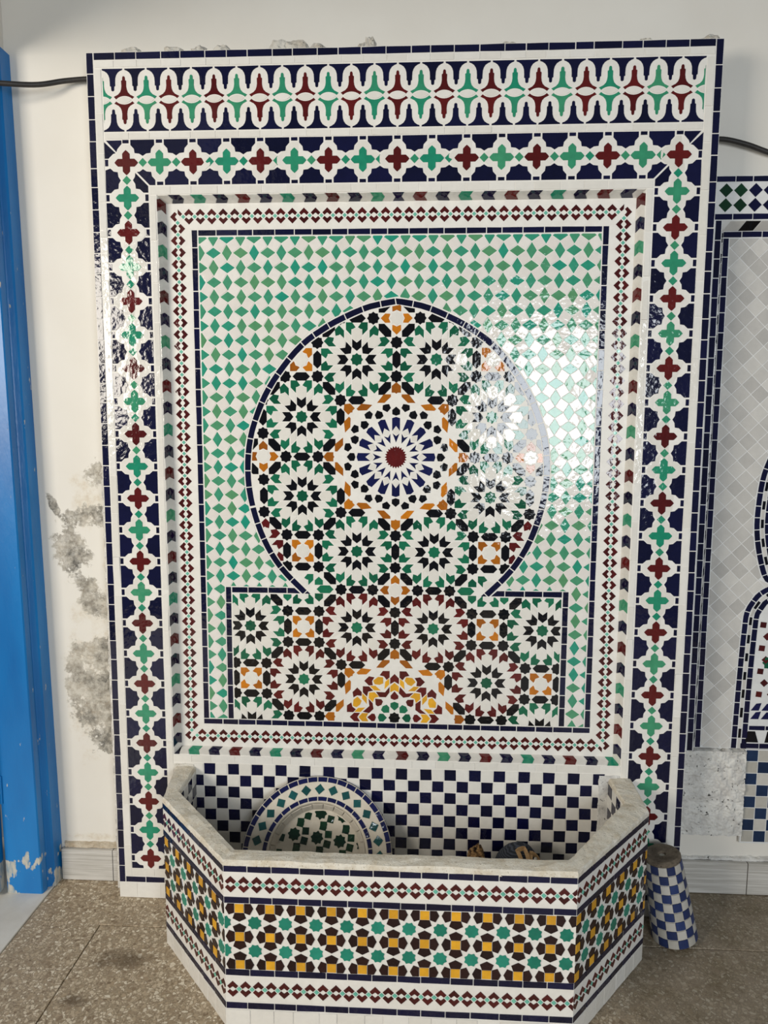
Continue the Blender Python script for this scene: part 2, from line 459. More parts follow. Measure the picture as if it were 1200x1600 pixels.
fl = structure(ubox('floor', -9, 9, F+.03, F+.5, -16, 1.2, M['floorbed']))
def slab(u0, u1, w0, w1, mat=None):
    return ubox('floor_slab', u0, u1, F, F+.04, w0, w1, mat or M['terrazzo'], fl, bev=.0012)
JX, JW = -3.79, -.715
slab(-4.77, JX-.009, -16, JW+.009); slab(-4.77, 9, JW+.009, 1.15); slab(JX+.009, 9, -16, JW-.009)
M['threshold'] = mortar_mat('pale_marble', rgb(206, 200, 188), rgb(222, 218, 208), 12, .4, .05)
structure(ubox('trim_1', -9, -4.785, F-.012, F+.04, -16, 1.15, M['threshold'], bev=.002))

# baseboards of streaky ceramic tile
def base_mat():
    m, t, b = new_mat('streaky_baseboard_tile'); p = pos(t)
    mp = t.n.new('ShaderNodeMapping'); mp.inputs['Scale'].default_value = (3, 3, 120); t.link(p, mp.inputs[0])
    t.link(ramp(t, noise_n(t, mp.outputs[0], 2.0, 4, .6), [(0.35, rgb(178, 174, 166)), (0.65, rgb(212, 209, 203))]), b.inputs['Base Color'])
    b.inputs['Roughness'].default_value = .35
    return m
M['base'] = base_mat()
def board(name, u0, u1, cuts, w):
    e = structure(ubox(name, u0, u1, 5.63, F-.004, w+.03, wall_w((u0+u1)/2)+.04, M['floorbed']))
    L = [u0]+cuts+[u1]
    for s, q in zip(L, L[1:]):
        ubox('baseboard_tile', s+.006, q-.006, 5.60, F-.008, w, w+.06, M['base'], e, bev=.001)
board('baseboard_left', -4.74, -3.80, [-3.995], .17)
board('baseboard_right', 3.80, 7.5, [4.9, 6.2], .38)
# old mortar seam above the boards
M['seam'] = concrete_mat('sandy_mortar', rgb(206, 194, 174), rgb(184, 168, 144), rgb(120, 108, 92))
def seam(name, u0, u1, v0, v1, w0, w1, mat, parent=None, amp=.02, nu=60, nv=8, origin=Vector((0, 0, 0)), seed=0.0, edge=.03):
    """a rough patch of mortar: a lumpy slab with ragged borders"""
    V, Fc = [], []
    for j in range(nv+1):
        for i in range(nu+1):
            s, q = i/nu, j/nv
            u = u0+(u1-u0)*s; v = v0+(v1-v0)*q
            ed = min(1.0, min(s, 1-s)*nu/2.0, min(q, 1-q)*nv/2.0)
            k = noise.noise(Vector((u*9+seed, v*9, seed)))*amp+noise.noise(Vector((u*30+seed, v*30, 3+seed)))*amp*.5
            if i in (0, nu): u += noise.noise(Vector((seed+5, v*12, 1)))*edge
            if j in (0, nv): v += noise.noise(Vector((u*12, seed+9, 2)))*edge
            ww = w0+k if ed > 0 else w1
            V.append(P(u, v, ww)-origin)
    for j in range(nv):
        for i in range(nu):
            k = j*(nu+1)+i; Fc.append((k, k+nu+1, k+nu+2, k+1))
    return mesh_obj(name, V, Fc, mat, parent)
structure(seam('trim_2', -4.72, -3.80, 5.52, 5.61, .215, .27, M['seam'], amp=.02, nu=40, nv=5, seed=2))
structure(seam('trim_3', 3.82, 7.0, 5.55, 5.61, .44, .485, M['patch'], amp=.02, nu=90, nv=5, seed=6))

# blue painted door frame and door leaf on the left
def blue_paint():
    m, t, b = new_mat('chipped_blue_paint'); p = pos(t)
    sep = t.n.new('ShaderNodeSeparateXYZ'); t.link(p, sep.inputs[0])
    mp = t.n.new('ShaderNodeMapping'); mp.inputs['Scale'].default_value = (1, 1, .28); t.link(p, mp.inputs[0])
    blue = ramp(t, noise_n(t, mp.outputs[0], 9, 3, .5), [(0.3, rgb(2, 98, 168)), (0.7, rgb(8, 122, 194))])
    ch = noise_n(t, mp.outputs[0], 60, 4, .6)
    low = math_n(t, 'MULTIPLY', math_n(t, 'SUBTRACT', math_n(t, 'MULTIPLY', math_n(t, 'SUBTRACT', noise_n(t, p, 16, 2, .5), .30), .40), sep.outputs[2]), 4.5)     # bare wood at the foot
    low = math_n(t, 'MAXIMUM', low, -0.02)
    msk = ramp(t, math_n(t, 'ADD', ch, low), [(0.66, (0, 0, 0, 1)), (0.70, (1, 1, 1, 1))])
    wood = ramp(t, noise_n(t, mp.outputs[0], 120, 3, .6), [(0.35, rgb(136, 156, 170)), (0.6, rgb(196, 192, 180))])
    t.link(mix(t, msk, blue, wood), b.inputs['Base Color'])
    b.inputs['Roughness'].default_value = .35
    bump(t, b, math_n(t, 'ADD', math_n(t, 'MULTIPLY', msk, -.6), noise_n(t, mp.outputs[0], 90, 3, .6)), .4, .0015)
    return m
M['bluepaint'] = blue_paint()
def post():
    # profile in (u, w), extruded upwards; the top leans a little to the left
    prof = [(-5.34, .2), (-5.34, -.17), (-4.86, -.17), (-4.845, -.155), (-4.835, -.06), (-4.85, -.05), (-4.85, -.02), (-4.835, -.01), (-4.78, .01), (-4.76, .03), (-4.76, .26), (-5.0, .26)]
    V, Fc = [], []; N = 24; n = len(prof)
    for j in range(N+1):
        v = F-.004+(-5.03-F)*j/N; sh = -.17*j/N
        for u, w in prof: V.append(P(u+sh, v, w))
    for j in range(N):
        for i in range(n):
            k = (i+1) % n; Fc.append((j*n+i, (j+1)*n+i, (j+1)*n+k, j*n+k))
    Fc.append(tuple(range(N*n, N*n+n)))
    bm = bmesh.new(); vs_ = [bm.verts.new(q) for q in V]
    for q in Fc: bm.faces.new([vs_[i] for i in q])
    bmesh.ops.recalc_face_normals(bm, faces=bm.faces[:])
    return bm
df = structure(bm_obj('door_1', post(), M['bluepaint']))
lf = ubox('door_leaf', -6.6, -5.40, -5.0, F-.06, -.30, -.12, M['bluepaint'], df, bev=.004)
ubox('hinge', -5.42, -5.33, 4.35, 4.75, -.19, -.13, M['bluepaint'], df, bev=.002)

# ================================================================== THE MAIN MOSAIC PANEL
PO = P(0, F, -.15)
panel = empty('mosaic_wall_panel', PO)
tag(panel, 'tall white panel of coloured mosaic tiles with a round arch of star rosettes, above the basin', 'wall panel')
FW = -.15
def wall_frame(w, org): return Frame(P(0, 0, w)-org, (1, 0, 0), (0, 0, -1))
FO = wall_frame(FW, PO); FI = wall_frame(0.0, PO)
RO = (2.949, -3.193, 3.979); RI = (2.885, -3.135, 3.925)      # recess: half width, top, bottom, outer and inner edge
X0, YT = 3.76, -4.84
def rect(x, t, b, w): return [P(-x, t, w)-PO, P(x, t, w)-PO, P(x, b, w)-PO, P(-x, b, w)-PO]
V = rect(X0, YT, F-.003, FW)+rect(RO[0], RO[1], RO[2], FW)+rect(RI[0], RI[1], RI[2], 0)+rect(X0, YT, F-.003, .24)
Fc = []
for i in range(4):
    j = (i+1) % 4
    Fc += [(i, i+4, j+4, j), (i+4, i+8, j+8, j+4), (i, j, j+12, i+12)]
Fc.append((8, 11, 10, 9))
bed = mesh_obj('mortar_bed', V, Fc, M['grout'], panel); PARTS[(panel.name, None)] = bed
G = M['grout']
bed_part(panel, 'frieze', [(FO, rc(-3.568, 3.568, -4.665, -3.925))], G, ['finial_tile', 'white_eye_tile', 'navy_finial_tile'])
bed_part(panel, 'cross_border', [(FO, rc(-3.58, 3.58, -3.84, -3.30)), (FO, rc(-3.58, -3.035, -3.30, 5.63)), (FO, rc(3.035, 3.58, -3.30, 5.63))], G,
         ['white_quatrefoil_tile', 'cross_tile', 'navy_spacer_tile', 'navy_block_tile', 'green_lozenge_tile', 'navy_corner_tile'])
bed_part(panel, 'zigzag_border', [(FI, rc(-2.875, 2.875, -3.12, -2.83)), (FI, rc(-2.875, 2.875, 3.62, 3.915)), (FI, rc(-2.875, -2.58, -2.83, 3.62)), (FI, rc(2.58, 2.875, -2.83, 3.62))], G,
         ['arrowhead_tile', 'turquoise_lozenge_tile'])
bed_part(panel, 'diamond_field', [(FI, rc(-2.575, 2.575, -2.82, 3.615))], G, ['green_diamond_tile', 'white_square_tile', 'navy_frame_tile'])
bed_part(panel, 'splashback', [(FO, rc(-2.71, 2.76, 4.085, 5.86))], G, ['navy_check_tile', 'white_check_tile'])

T = panel
# --- outer navy border and white margin
row(T, 'navy_border_tile', FO, -X0+.09, YT, X0-.09, YT, .088, .268, 'navy')
row(T, 'navy_border_tile', FO, -X0, 5.84, -X0, YT, .088, .262, 'navy')
row(T, 'navy_border_tile', FO, X0, YT, X0, 5.84, .088, .262, 'navy')
row(T, 'navy_border_tile', FO, -X0+.09, 5.752, X0-.09, 5.752, .085, .27, 'navy')
row(T, 'white_foot_tile', FO, -X0, 5.845, X0, 5.845, .21, .28, 'white')
row(T, 'white_margin_tile', FO, -X0+.095, YT+.092, X0-.095, YT+.092, .082, .27, 'white', g=.0025)
row(T, 'white_margin_tile', FO, -3.667, 5.75, -3.667, YT+.19, .09, .5, 'white', g=.0025)
row(T, 'white_margin_tile', FO, 3.667, YT+.19, 3.667, 5.75, .09, .5, 'white', g=.0025)
row(T, 'white_margin_tile', FO, -3.57, -3.922, 3.57, -3.922, .078, .27, 'white', g=.0025)
row(T, 'white_margin_tile', FO, -3.575, 5.635, -2.7, 5.635, .11, .27, 'white', g=.0025)
row(T, 'white_margin_tile', FO, 2.7, 5.635, 3.575, 5.635, .11, .27, 'white', g=.0025)
# white margin between the cross border and the recess
row(T, 'white_margin_tile', FO, -3.03, -3.295, 3.03, -3.295, .1, .27, 'white', g=.0025)
row(T, 'white_margin_tile', FO, -3.03, 4.3, -3.03, -3.19, .075, .5, 'white', g=.0025)
row(T, 'white_margin_tile', FO, 3.03, -3.19, 3.03, 4.3, .075, .5, 'white', g=.0025)
row(T, 'white_margin_tile', FO, -2.95, 3.985, 2.95, 3.985, .1, .27, 'white', g=.0025)

# --- frieze of facing finials
fp = .2755; fm = -4.293
def half_curve(pts): return [(x/325*fp, y/325*fp*.937) for x, y in pts]
TREE = sym(half_curve([(0, -348), (16, -340), (22, -322), (24, -287), (40, -278), (38, -200), (44, -155), (58, -116), (88, -82), (152, -48), (118, -12), (90, -34), (60, -48), (30, -56), (0, -59)]))
EYE = sym(half_curve([(0, -50), (35, -46), (70, -32), (112, 0), (70, 32), (35, 46), (0, 50)]))
NAVY = sym(half_curve([(0, -125), (22, -138), (26, -195), (41, -203), (41, -255), (45, -315), (58, -358), (82, -394), (116, -418), (148, -430), (152, -455), (0, -455)]))
for i in range(27):
    u = -26*fp/2+i*fp
    col = 'teal' if i % 2 == 0 else 'red'
    for fl in (0, 1):
        p = move(TREE if not fl else miry(TREE), u, fm)
        p = clip_rect(p, -3.565, 3.565, -9, 9)
        tile(T, 'finial_tile', FO, p, col, 0)
    tile(T, 'white_eye_tile', FO, clip_rect(move(EYE, u, fm), -3.565, 3.565, -9, 9), 'white', 0)
    if i < 26:
        for fl in (0, 1):
            tile(T, 'navy_finial_tile', FO, move(NAVY if not fl else miry(NAVY), u+fp/2, fm), 'navy', 0)

# --- border of crosses in white quatrefoils
CROSS = []
for k in range(4): CROSS += rotp([(-.115, -.115), (-.115, -.25), (-.06, -.31), (0, -.36), (.06, -.31), (.115, -.25)], k*math.pi/2)
BLOCK = [(.645, -.36), (.49, -.36), (.385, -.262), (.262, -.242), (.247, -.105), (.18, 0), (.247, .105), (.262, .242), (.385, .262), (.49, .36), (.645, .36)]
SMALL = [(.54, -.098), (.645, -.098), (.645, .098), (.54, .098)]
QUAT = []
for k in range(4):
    QUAT += rotp([(-.21, -.245), (-.232, -.355), (-.34, -.375), (-.1, -.52), (.1, -.52)][2:], k*math.pi/2)
QUAT = []
for k in range(4): QUAT += rotp([(-.235, -.37), (-.1, -.52), (.1, -.52), (.235, -.37), (.27, -.27)], k*math.pi/2)
LOZ = [(0, -.138), (.138, 0), (0, .138), (-.138, 0)]
cpx, cpy = 6.62/16, 9.053/22
def cross_item(u, v, col, s):
    tile(T, 'white_quatrefoil_tile', FO, move(QUAT, u, v, s), 'white', .003, h=.0025)
    tile(T, 'cross_tile', FO, move(CROSS, u, v, s), col, 0, h=.0075)
for i in range(17):
    u = -3.31+cpx*i; v = -3.572
    cross_item(u, v, 'red' if i % 2 == 0 else 'teal', cpx)
    s = cpx
    for sg in (-1, 1):
        f = lambda p, x: [(x+b*s*1.0, v+a*s*sg) for a, b in p]
        if 0 < i < 16 or sg < 0: tile(T, 'navy_spacer_tile', FO, f(SMALL, u), 'navy', 0)
        if i < 16:
            p = f(BLOCK, u+cpx/2)
            if sg > 0:       # inner corner: mitre
                if i == 0: p = clip(p, (-3.028, -3.305), (.7071, -.7071))
                if i == 15: p = clip(p, (3.028, -3.305), (-.7071, -.7071))
            tile(T, 'navy_block_tile', FO, p, 'navy', 0)
    if i < 16: tile(T, 'green_lozenge_tile', FO, move(LOZ, u+cpx/2, v, s), 'teal', 0)
for side in (-1, 1):
    for j in range(0, 23):
        v = -3.572+cpy*j; s = cpy; u = side*3.31
        if j > 0: cross_item(u, v, 'red' if j % 2 == 0 else 'teal', s)
        for sg in (-1, 1):
            outer = (sg == side)
            f = lambda p, y: [(u+a*s*sg, y+b*s) for a, b in p]
            if j > 0 or outer: tile(T, 'navy_spacer_tile', FO, f(SMALL, v), 'navy', 0)
            p = f(BLOCK, v+cpy/2)
            if j == 22: p = clip_rect(p, -9, 9, -9, 5.63)
            if j == 0 and not outer: p = clip(p, (side*3.042, -3.295), (side*.7071, .7071))
            tile(T, 'navy_block_tile', FO, p, 'navy', 0)
        if j < 22: tile(T, 'green_lozenge_tile', FO, move(LOZ, u, v+cpy/2, s), 'teal', 0)
    # corner blocks, cut on the mitre
    x = side
    q = [(x*(3.31+a*cpx), -3.572-b*cpx) for a, b in [(.11, .53), (.245, .38), (.28, .28)]]
    tile(T, 'navy_corner_tile', FO, [(x*3.562, -3.836), (x*3.358, -3.836)]+q, 'navy', .002)
    q = [(x*(3.31+a*cpx), -3.572-b*cpx) for a, b in [(.29, .27), (.38, .245), (.53, .11)]]
    tile(T, 'navy_corner_tile', FO, [(x*3.58, -3.824)]+q+[(x*3.58, -3.618)], 'navy', .002)

# --- sloped frame of chevrons round the recess
def slope(sidep):
    """frame on a slope: a along the edge, b from the outer to the inner edge"""
    (uo, vo), (ui, vi), ea = sidep
    o = P(uo, vo, FW)-PO; i = P(ui, vi, 0)-PO
    return Frame(o, ea, (i-o)), (i-o).length/U
def chevron(a, L, k, wd, d):
    p = [(0, 0), (L, 0), (L+k, wd/2), (L, wd), (0, wd), (k, wd/2)]
    if d < 0: p = [(L-x, y) for x, y in p]
    return [(x+a, y) for x, y in p]
seq = ['navy', 'teal', 'navy', 'red']
def slope_side(sd, half0, half1, flip, phase, colours, dirf):
    fr, wd = slope(sd)
    pit = .2755; n = int(2*max(half0, half1)/pit)+2
    for i in range(-1, n):
        a = -half0+pit*i+phase
        d = dirf(a+pit*.25)
        for kind in (0, 1):
            p = chevron(a if kind == 0 else a+pit*.53, pit*(.53 if kind == 0 else .47), .036, wd, d)
            sl = (half0-half1)
            p = clip(p, (-half0+.004, 0), (wd, -sl)); 
            if len(p) > 2: p = clip(p, (half0-.004, 0), (-wd, -sl))
            if len(p) > 2: p = clip(p, (0, .001), (0, 1))
            if len(p) > 2: p = clip(p, (0, wd-.001), (0, -1))
            if len(p) > 2: tile(T, 'chevron_tile' if kind == 0 else 'white_chevron_tile', fr, p, colours[i % 4] if kind == 0 else 'white', .002, h=.005)
hv0, hv1 = (RO[2]-RO[1])/2, (RI[2]-RI[1])/2; vm = (RO[2]+RO[1])/2
slope_side(((0, RO[1]), (0, RI[1]), (1, 0, 0)), RO[0], RI[0], 1, .14, seq, lambda a: 1 if a < 0 else -1)
slope_side(((0, RO[2]), (0, RI[2]), (-1, 0, 0)), RO[0], RI[0], 1, .03, ['teal', 'navy', 'red', 'navy'], lambda a: 1 if a > 0 else -1)
slope_side(((-RO[0], vm), (-RI[0], vm), (0, 0, 1)), hv0, hv1, 1, .09, ['navy', 'red', 'navy', 'teal'], lambda a: 1)
slope_side(((RO[0], vm), (RI[0], vm), (0, 0, -1)), hv0, hv1, 1, .05, ['red', 'navy', 'teal', 'navy'], lambda a: -1)

# --- zigzag border inside the recess
zx, zt, zb = 2.743, -2.974, 3.774
npx, npy = 38, 47; px_, py_ = 2*zx/npx, (zb-zt)/npy
for y in (zt, zb):
    zigzag(T, FI, -zx+px_, y, 1, 0, npx-1, px_)
    for sx in (-1, 1): tile(T, 'turquoise_lozenge_tile', FI, move([(0, -.2), (.2, 0), (0, .2), (-.2, 0)], sx*(zx-px_/2), y, px_), 'turq', 0, minarea=.0003)
for x in (-zx, zx):
    zigzag(T, FI, x, zt+py_, 0, 1, npy-1, py_)
    for y, sy in ((zt, 1), (zb, -1)): tile(T, 'turquoise_lozenge_tile', FI, move([(0, -.2), (.2, 0), (0, .2), (-.2, 0)], x, y+sy*py_/2, py_), 'turq', 0, minarea=.0003)
for x, sx in ((-zx, -1), (zx, 1)):
    for y, sy in ((zt, -1), (zb, 1)):      # corner pieces
        tile(T, 'arrowhead_tile', FI, [(x-sx*b*px_, y+a*px_) for a, b in CHEV], 'darkred', 0, minarea=.0005)
        tile(T, 'arrowhead_tile', FI, [(x+sx*a*px_, y+sy*b*px_) for a, b in [(-.02, .66), (-.43, .245), (-.235, .03), (-.05, .2), (-.02, .26)]], 'darkred', 0, minarea=.0003)

# --- navy frame of the inner field
fx, ft, fb = 2.492, -2.735, 3.533
row(T, 'navy_frame_tile', FI, -fx, ft-.082, fx, ft-.082, .078, .235, 'navy')
row(T, 'navy_frame_tile', FI, -fx-.082, fb, fx+.082, fb, .078, .235, 'navy')
row(T, 'navy_frame_tile', FI, -fx-.082, fb, -fx-.082, ft-.082, .078, .245, 'navy')
row(T, 'navy_frame_tile', FI, fx+.082, ft-.082, fx+.082, fb, .078, .245, 'navy')

# --- the arch outline (outer edge), left half from the foot to the crown
ARL = [(-1.05, 1.972), (-1.235, 1.785), (-1.31, 1.712), (-1.40, 1.622), (-1.532, 1.472), (-1.658, 1.285), (-1.762, 1.080), (-1.843, .860), (-1.903, .637), (-1.943, .404), (-1.955, .163),
       (-1.942, -.06), (-1.902, -.293), (-1.832, -.514), (-1.740, -.737), (-1.628, -.939), (-1.490, -1.135), (-1.335, -1.324), (-1.160, -1.492), (-.968, -1.622), (-.765, -1.740), (-.38, -1.905), (0, -1.983)]
def resample(pts, n=400):
    # Catmull-Rom through the measured points
    out = []
    for i in range(len(pts)-1):
        p0 = pts[max(i-1, 0)]; p1 = pts[i]; p2 = pts[i+1]; p3 = pts[min(i+2, len(pts)-1)]
        for k in range(20):
            t = k/20.0
            out.append(tuple(.5*((2*p1[c])+(-p0[c]+p2[c])*t+(2*p0[c]-5*p1[c]+4*p2[c]-p3[c])*t*t+(-p0[c]+3*p1[c]-3*p2[c]+p3[c])*t**3) for c in (0, 1)))
    out.append(pts[-1]); return out
AL = resample(ARL); ARC = AL+[(-a, b) for a, b in reversed(AL[:-1])]      # goes clockwise from the left foot
def normal_at(i, C):
    a = C[max(i-1, 0)]; b = C[min(i+1, len(C)-1)]
    dx, dy = b[0]-a[0], b[1]-a[1]; l = math.hypot(dx, dy)
    return (-dy/l, dx/l)      # to the inside
BW = .086
def arch_tiles(C, thing, name, fr, width, length, mat, gap=.004, vmax=None):
    cum = [0.0]
    for p, q in zip(C, C[1:]): cum.append(cum[-1]+math.hypot(q[0]-p[0], q[1]-p[1]))
    n = round(cum[-1]/length)
    n += n % 2
    idx = []
    for k in range(n+1):
        s = cum[-1]*(k+(random.uniform(-.12, .12) if 0 < k < n else 0))/n
        idx.append(min(range(len(cum)), key=lambda i: abs(cum[i]-s)))
    for s, e in zip(idx, idx[1:]):
        mids = [s, (s+e)//2, e]
        o = [C[i] for i in mids]; inn = [(C[i][0]+normal_at(i, C)[0]*width, C[i][1]+normal_at(i, C)[1]*width) for i in mids]
        p = o+inn[::-1]
        if vmax is not None: p = clip(p, (0, vmax), (0, -1))
        tile(thing, name, fr, p, mat, gap)
arch_tiles(ARC, T, 'navy_arch_tile', FI, BW, .235, 'navy', vmax=1.80)
# shoulders of the arch and its jambs
SX, SV = 2.24, 1.715
row(T, 'navy_frame_tile', FI, -SX+.084, SV, -1.42, SV, .082, .24, 'navy')
row(T, 'navy_frame_tile', FI, 1.42, SV, SX-.084, SV, .082, .24, 'navy')
row(T, 'navy_frame_tile', FI, -SX, fb-.004, -SX, SV, .08, .24, 'navy')
row(T, 'navy_frame_tile', FI, SX, SV, SX, fb-.004, .08, .24, 'navy')

for x in (-1, 1): tile(T, 'navy_frame_tile', FI, [(x*1.42, SV), (x*1.318, SV), (x*1.232, SV+.082), (x*1.42, SV+.082)], 'navy', .004)
def nearest(C, p):
    i = min(range(0, len(C), 4), key=lambda k: (C[k][0]-p[0])**2+(C[k][1]-p[1])**2)
    lo, hi = max(0, i-4), min(len(C)-1, i+4)
    return min(range(lo, hi+1), key=lambda k: (C[k][0]-p[0])**2+(C[k][1]-p[1])**2)
def arch_side(p):
    i = nearest(ARC, p); n = normal_at(i, ARC); q = ARC[i]
    return i, (p[0]-q[0])*n[0]+(p[1]-q[1])*n[1], q, n      # > 0 inside

# --- green and white field round the arch
ga, gb = .1716, .1784; gx0, gy0 = -2.472, -2.712; GL = .60
def field_clip(p):
    c = cent(p)
    p = clip_rect(p, -fx+.004, fx-.004, ft+.003, fb-.006)
    if len(p) < 3: return []
    if c[1] < SV+.12:
        i, d, q, n = arch_side(c)
        if d > .14 and abs(c[0]) < 1.9: return []
        if d > -.2: p = clip(p, (q[0]-n[0]*.006, q[1]-n[1]*.006), (-n[0], -n[1]))
        if len(p) < 3: return []
    if c[1] > SV-.2:
        if abs(c[0]) < SX-.02 and c[1] < SV+.12: p = clip(p, (0, SV-.004), (0, -1))
        else: p = clip(p, (math.copysign(SX+.004, c[0]), 0), (math.copysign(1, c[0]), 0))
        if len(p) < 3: return []
        if c[1] > SV+.12 and abs(c[0]) < SX-.05 and not p: return []
    return p
for j in range(36):
    for i in range(31):
        x, y = gx0+ga*i, gy0+gb*j
        if abs(x) < SX-.2 and y > SV+.15: continue
        H = (i+j) % 2 == 0
        l0, l1 = (GL*ga, (1-GL)*gb) if H else ((1-GL)*ga, GL*gb)
        jx, jy = random.uniform(-.002, .002), random.uniform(-.002, .002)
        p = [(x+jx, y-l1), (x+l0, y+jy), (x-jx, y+l1), (x-l0, y-jy)]
        q = field_clip(p)
        if q: tile(T, 'green_diamond_tile', FI, q, 'fieldgreen', .0028, minarea=.001)
        g = GL if H else 1-GL
        p = [(x+g*ga, y), (x+ga, y+gb*(1-g)), (x+ga*(1-g), y+gb), (x, y+gb*g)]
        if H: p = [(x+GL*ga, y), (x+ga, y+GL*gb), (x+ga*(1-GL), y+gb), (x, y+gb*(1-GL))]
        else: p = [(x+(1-GL)*ga, y), (x+ga, y+(1-GL)*gb), (x+ga*GL, y+gb), (x, y+gb*GL)]
        q = field_clip(p)
        if q: tile(T, 'white_square_tile', FI, q, 'fieldwhite', .0025, minarea=.001)

# --- the star mosaic inside the arch
bed_part(panel, 'star_mosaic', [(FI, [q for q in ARC[::6] if q[1] < 1.78]+[(1.235, 1.785), (2.16, 1.80), (2.16, 3.53), (-2.16, 3.53), (-2.16, 1.80), (-1.235, 1.785)])], G,
         ['rosette_centre_tile', 'black_dart_tile', 'white_petal_tile', 'leaf_tile', 'white_strap_tile', 'black_star_tile', 'white_star_tile', 'black_hexagon_tile', 'amber_corner_tile',
          'house_tile', 'green_hexagon_tile', 'black_triangle_tile', 'sun_centre_tile', 'blue_dart_tile', 'blue_ray_tile', 'white_lozenge_tile', 'black_pentagon_tile', 'amber_band_tile',
          'amber_house_tile', 'yellow_arrow_tile', 'red_arrow_tile', 'red_angle_tile', 'yellow_pentagon_tile', 'yellow_sliver_tile', 'red_wing_tile', 'navy_arch_tile'], .0006)
AY = 1.0141
IX, IT, IB = SX-.092, SV+.09, fb-.006
def in_star(p):
    if IT < p[1] < IB and abs(p[0]) < IX: return True
    if p[1] <= IT+.001:
        i, d, q, n = arch_side(p)
        return d > BW+.006 and abs(p[0]) < 2
    return False
def mosaic(name, poly, mat, minarea=.0007):
    poly = [(a, b*AY) for a, b in poly]
    ins = [in_star(p) for p in poly]
    if all(ins): tile(T, name, FI, poly, mat, -.0008, minarea=minarea); return
    if not any(ins): return
    c = cent(poly)
    if c[1] < IT and not (c[1] > SV and abs(c[0]) > 1.3):
        k = min((q for q, g in zip(poly, ins) if not g), key=lambda q: arch_side(q)[1]) if abs(c[0]) < 2.2 else c
        i, d, q, n = arch_side(k)
        poly = clip(poly, (q[0]+n[0]*(BW+.008), q[1]+n[1]*(BW+.008)), n)
        if len(poly) > 2 and c[1] > SV-.2 and abs(c[0]) > 1.25: return
    else:
        poly = clip_rect(poly, -IX, IX, IT if abs(c[0]) > 1.2 else -9, IB)
    if len(poly) > 2: tile(T, name, FI, poly, mat, -.001, minarea=minarea)

S8 = star(8, .082, .066)
DART = sym([(0, -.103), (.06, -.150), (.06, -.254), (0, -.208)])
PETAL = sym([(0, -.386), (.016, -.384), (.064, -.360), (.064, -.262), (0, -.218)])
LEAF = [(-.138, -.454), (-.058, -.454), (-.012, -.391), (-.050, -.369), (-.067, -.367), (-.069, -.294), (-.138, -.363)]
STRAP = [(-.136, -.342), (-.071, -.278), (-.068, -.166), (-.134, -.236)]
HEX = sym([(0, -.114), (.053, -.062), (.053, .062), (0, .114)])
Q = math.pi/4
rosettes = [(-.5, -1.207, 'green'), (.5, -1.207, 'green'), (-1.207, -.5, 'green'), (1.207, -.5, 'green'), (-1.207, .5, 'green'), (1.207, .5, 'green'),
            (-.5, 1.207, 'green'), (.5, 1.207, 'green'), (-.5, 2.207, 'red'), (.5, 2.207, 'red'), (-1.914, 2.207, 'green'), (1.914, 2.207, 'green'),
            (-1.207, 2.914, 'red'), (1.207, 2.914, 'red'), (-1.914, 3.621, 'green'), (1.914, 3.621, 'green'), (-1.914, 1.207, 'red'), (1.914, 1.207, 'red')]
stars, hexes = {}, {}
def put_star(x, y): stars[(round(x, 2), round(y, 2))] = (x, y)
def put_hex(x, y, ang): hexes[(round(x, 2), round(y, 2))] = (x, y, ang)
oc = .5*math.tan(math.pi/8)
for x, y, col in rosettes:
    mosaic('rosette_centre_tile', move(S8, x, y), 'green')
    for k in range(8):
        f = lambda p: move(rotp(p, k*Q), x, y)
        mosaic('black_dart_tile', f(DART), 'black')
        mosaic('white_petal_tile', f(PETAL), 'white')
        for p in (LEAF, mirx(LEAF)): mosaic('leaf_tile', f(p), col)
        for p in (STRAP, mirx(STRAP)): mosaic('white_strap_tile', f(p), 'white')
        q = f([(0, -.5), (oc, -.5)]); put_hex(q[0][0], q[0][1], k*Q+math.pi/2); put_star(*q[1])
# stars left white round the two large suns, and positions that belong to other motifs
def near(a, L, r=.06): return any(math.hypot(a[0]-x, a[1]-y) < r for x, y in L)
white = [(sx*a, cy+sy*b) for cy in (0, 3.414) for a, b in ((.293, .707), (.707, .293)) for sx in (-1, 1) for sy in (-1, 1)]
for k, (x, y) in stars.items():
    if not near((x, y), white): mosaic('black_star_tile', move(S8, x, y), 'black')
for k, (x, y, an) in hexes.items():
    mosaic('black_hexagon_tile', move(rotp(HEX, an), x, y), 'black')
OR = [(-.143, -.143), (-.061, -.143), (-.016, -.094), (-.036, -.082), (-.07, -.07), (-.082, -.036), (-.094, -.016), (-.143, -.061)]
oranges = [(-1.207, 1.207, 0), (1.207, 1.207, 0), (-1.207, 2.207, 0), (1.207, 2.207, 0), (0, 1.707, 1), (0, -1.707, 1), (-1.707, 0, 1), (1.707, 0, 1),
           (-1.914, 2.914, 0), (1.914, 2.914, 0), (-1.207, -1.207, 0), (1.207, -1.207, 0)]
for x, y, r in oranges:
    for k in range(4): mosaic('amber_corner_tile', move(rotp(OR, k*math.pi/2+r*Q), x, y), 'orange')
    mosaic('white_star_tile', move(star(8, .094, .072), x, y), 'white')
    if not r or True:
        for k in range(4):
            a = k*math.pi/2+r*Q
            q = move(rotp([(0, -.207), (.207, -.207)], a), x, y)
            h_ = (round(q[0][0], 2), round(q[0][1], 2))
            if h_ not in hexes and not near(q[0], [(v[0], v[1]) for v in hexes.values()]):
                hexes[h_] = (q[0][0], q[0][1], a); mosaic('black_hexagon_tile', move(rotp(HEX, a+math.pi/2), *q[0]), 'black')
            if not near(q[1], [v for v in stars.values()]):
                put_star(*q[1]); mosaic('black_star_tile', move(S8, *q[1]), 'black')
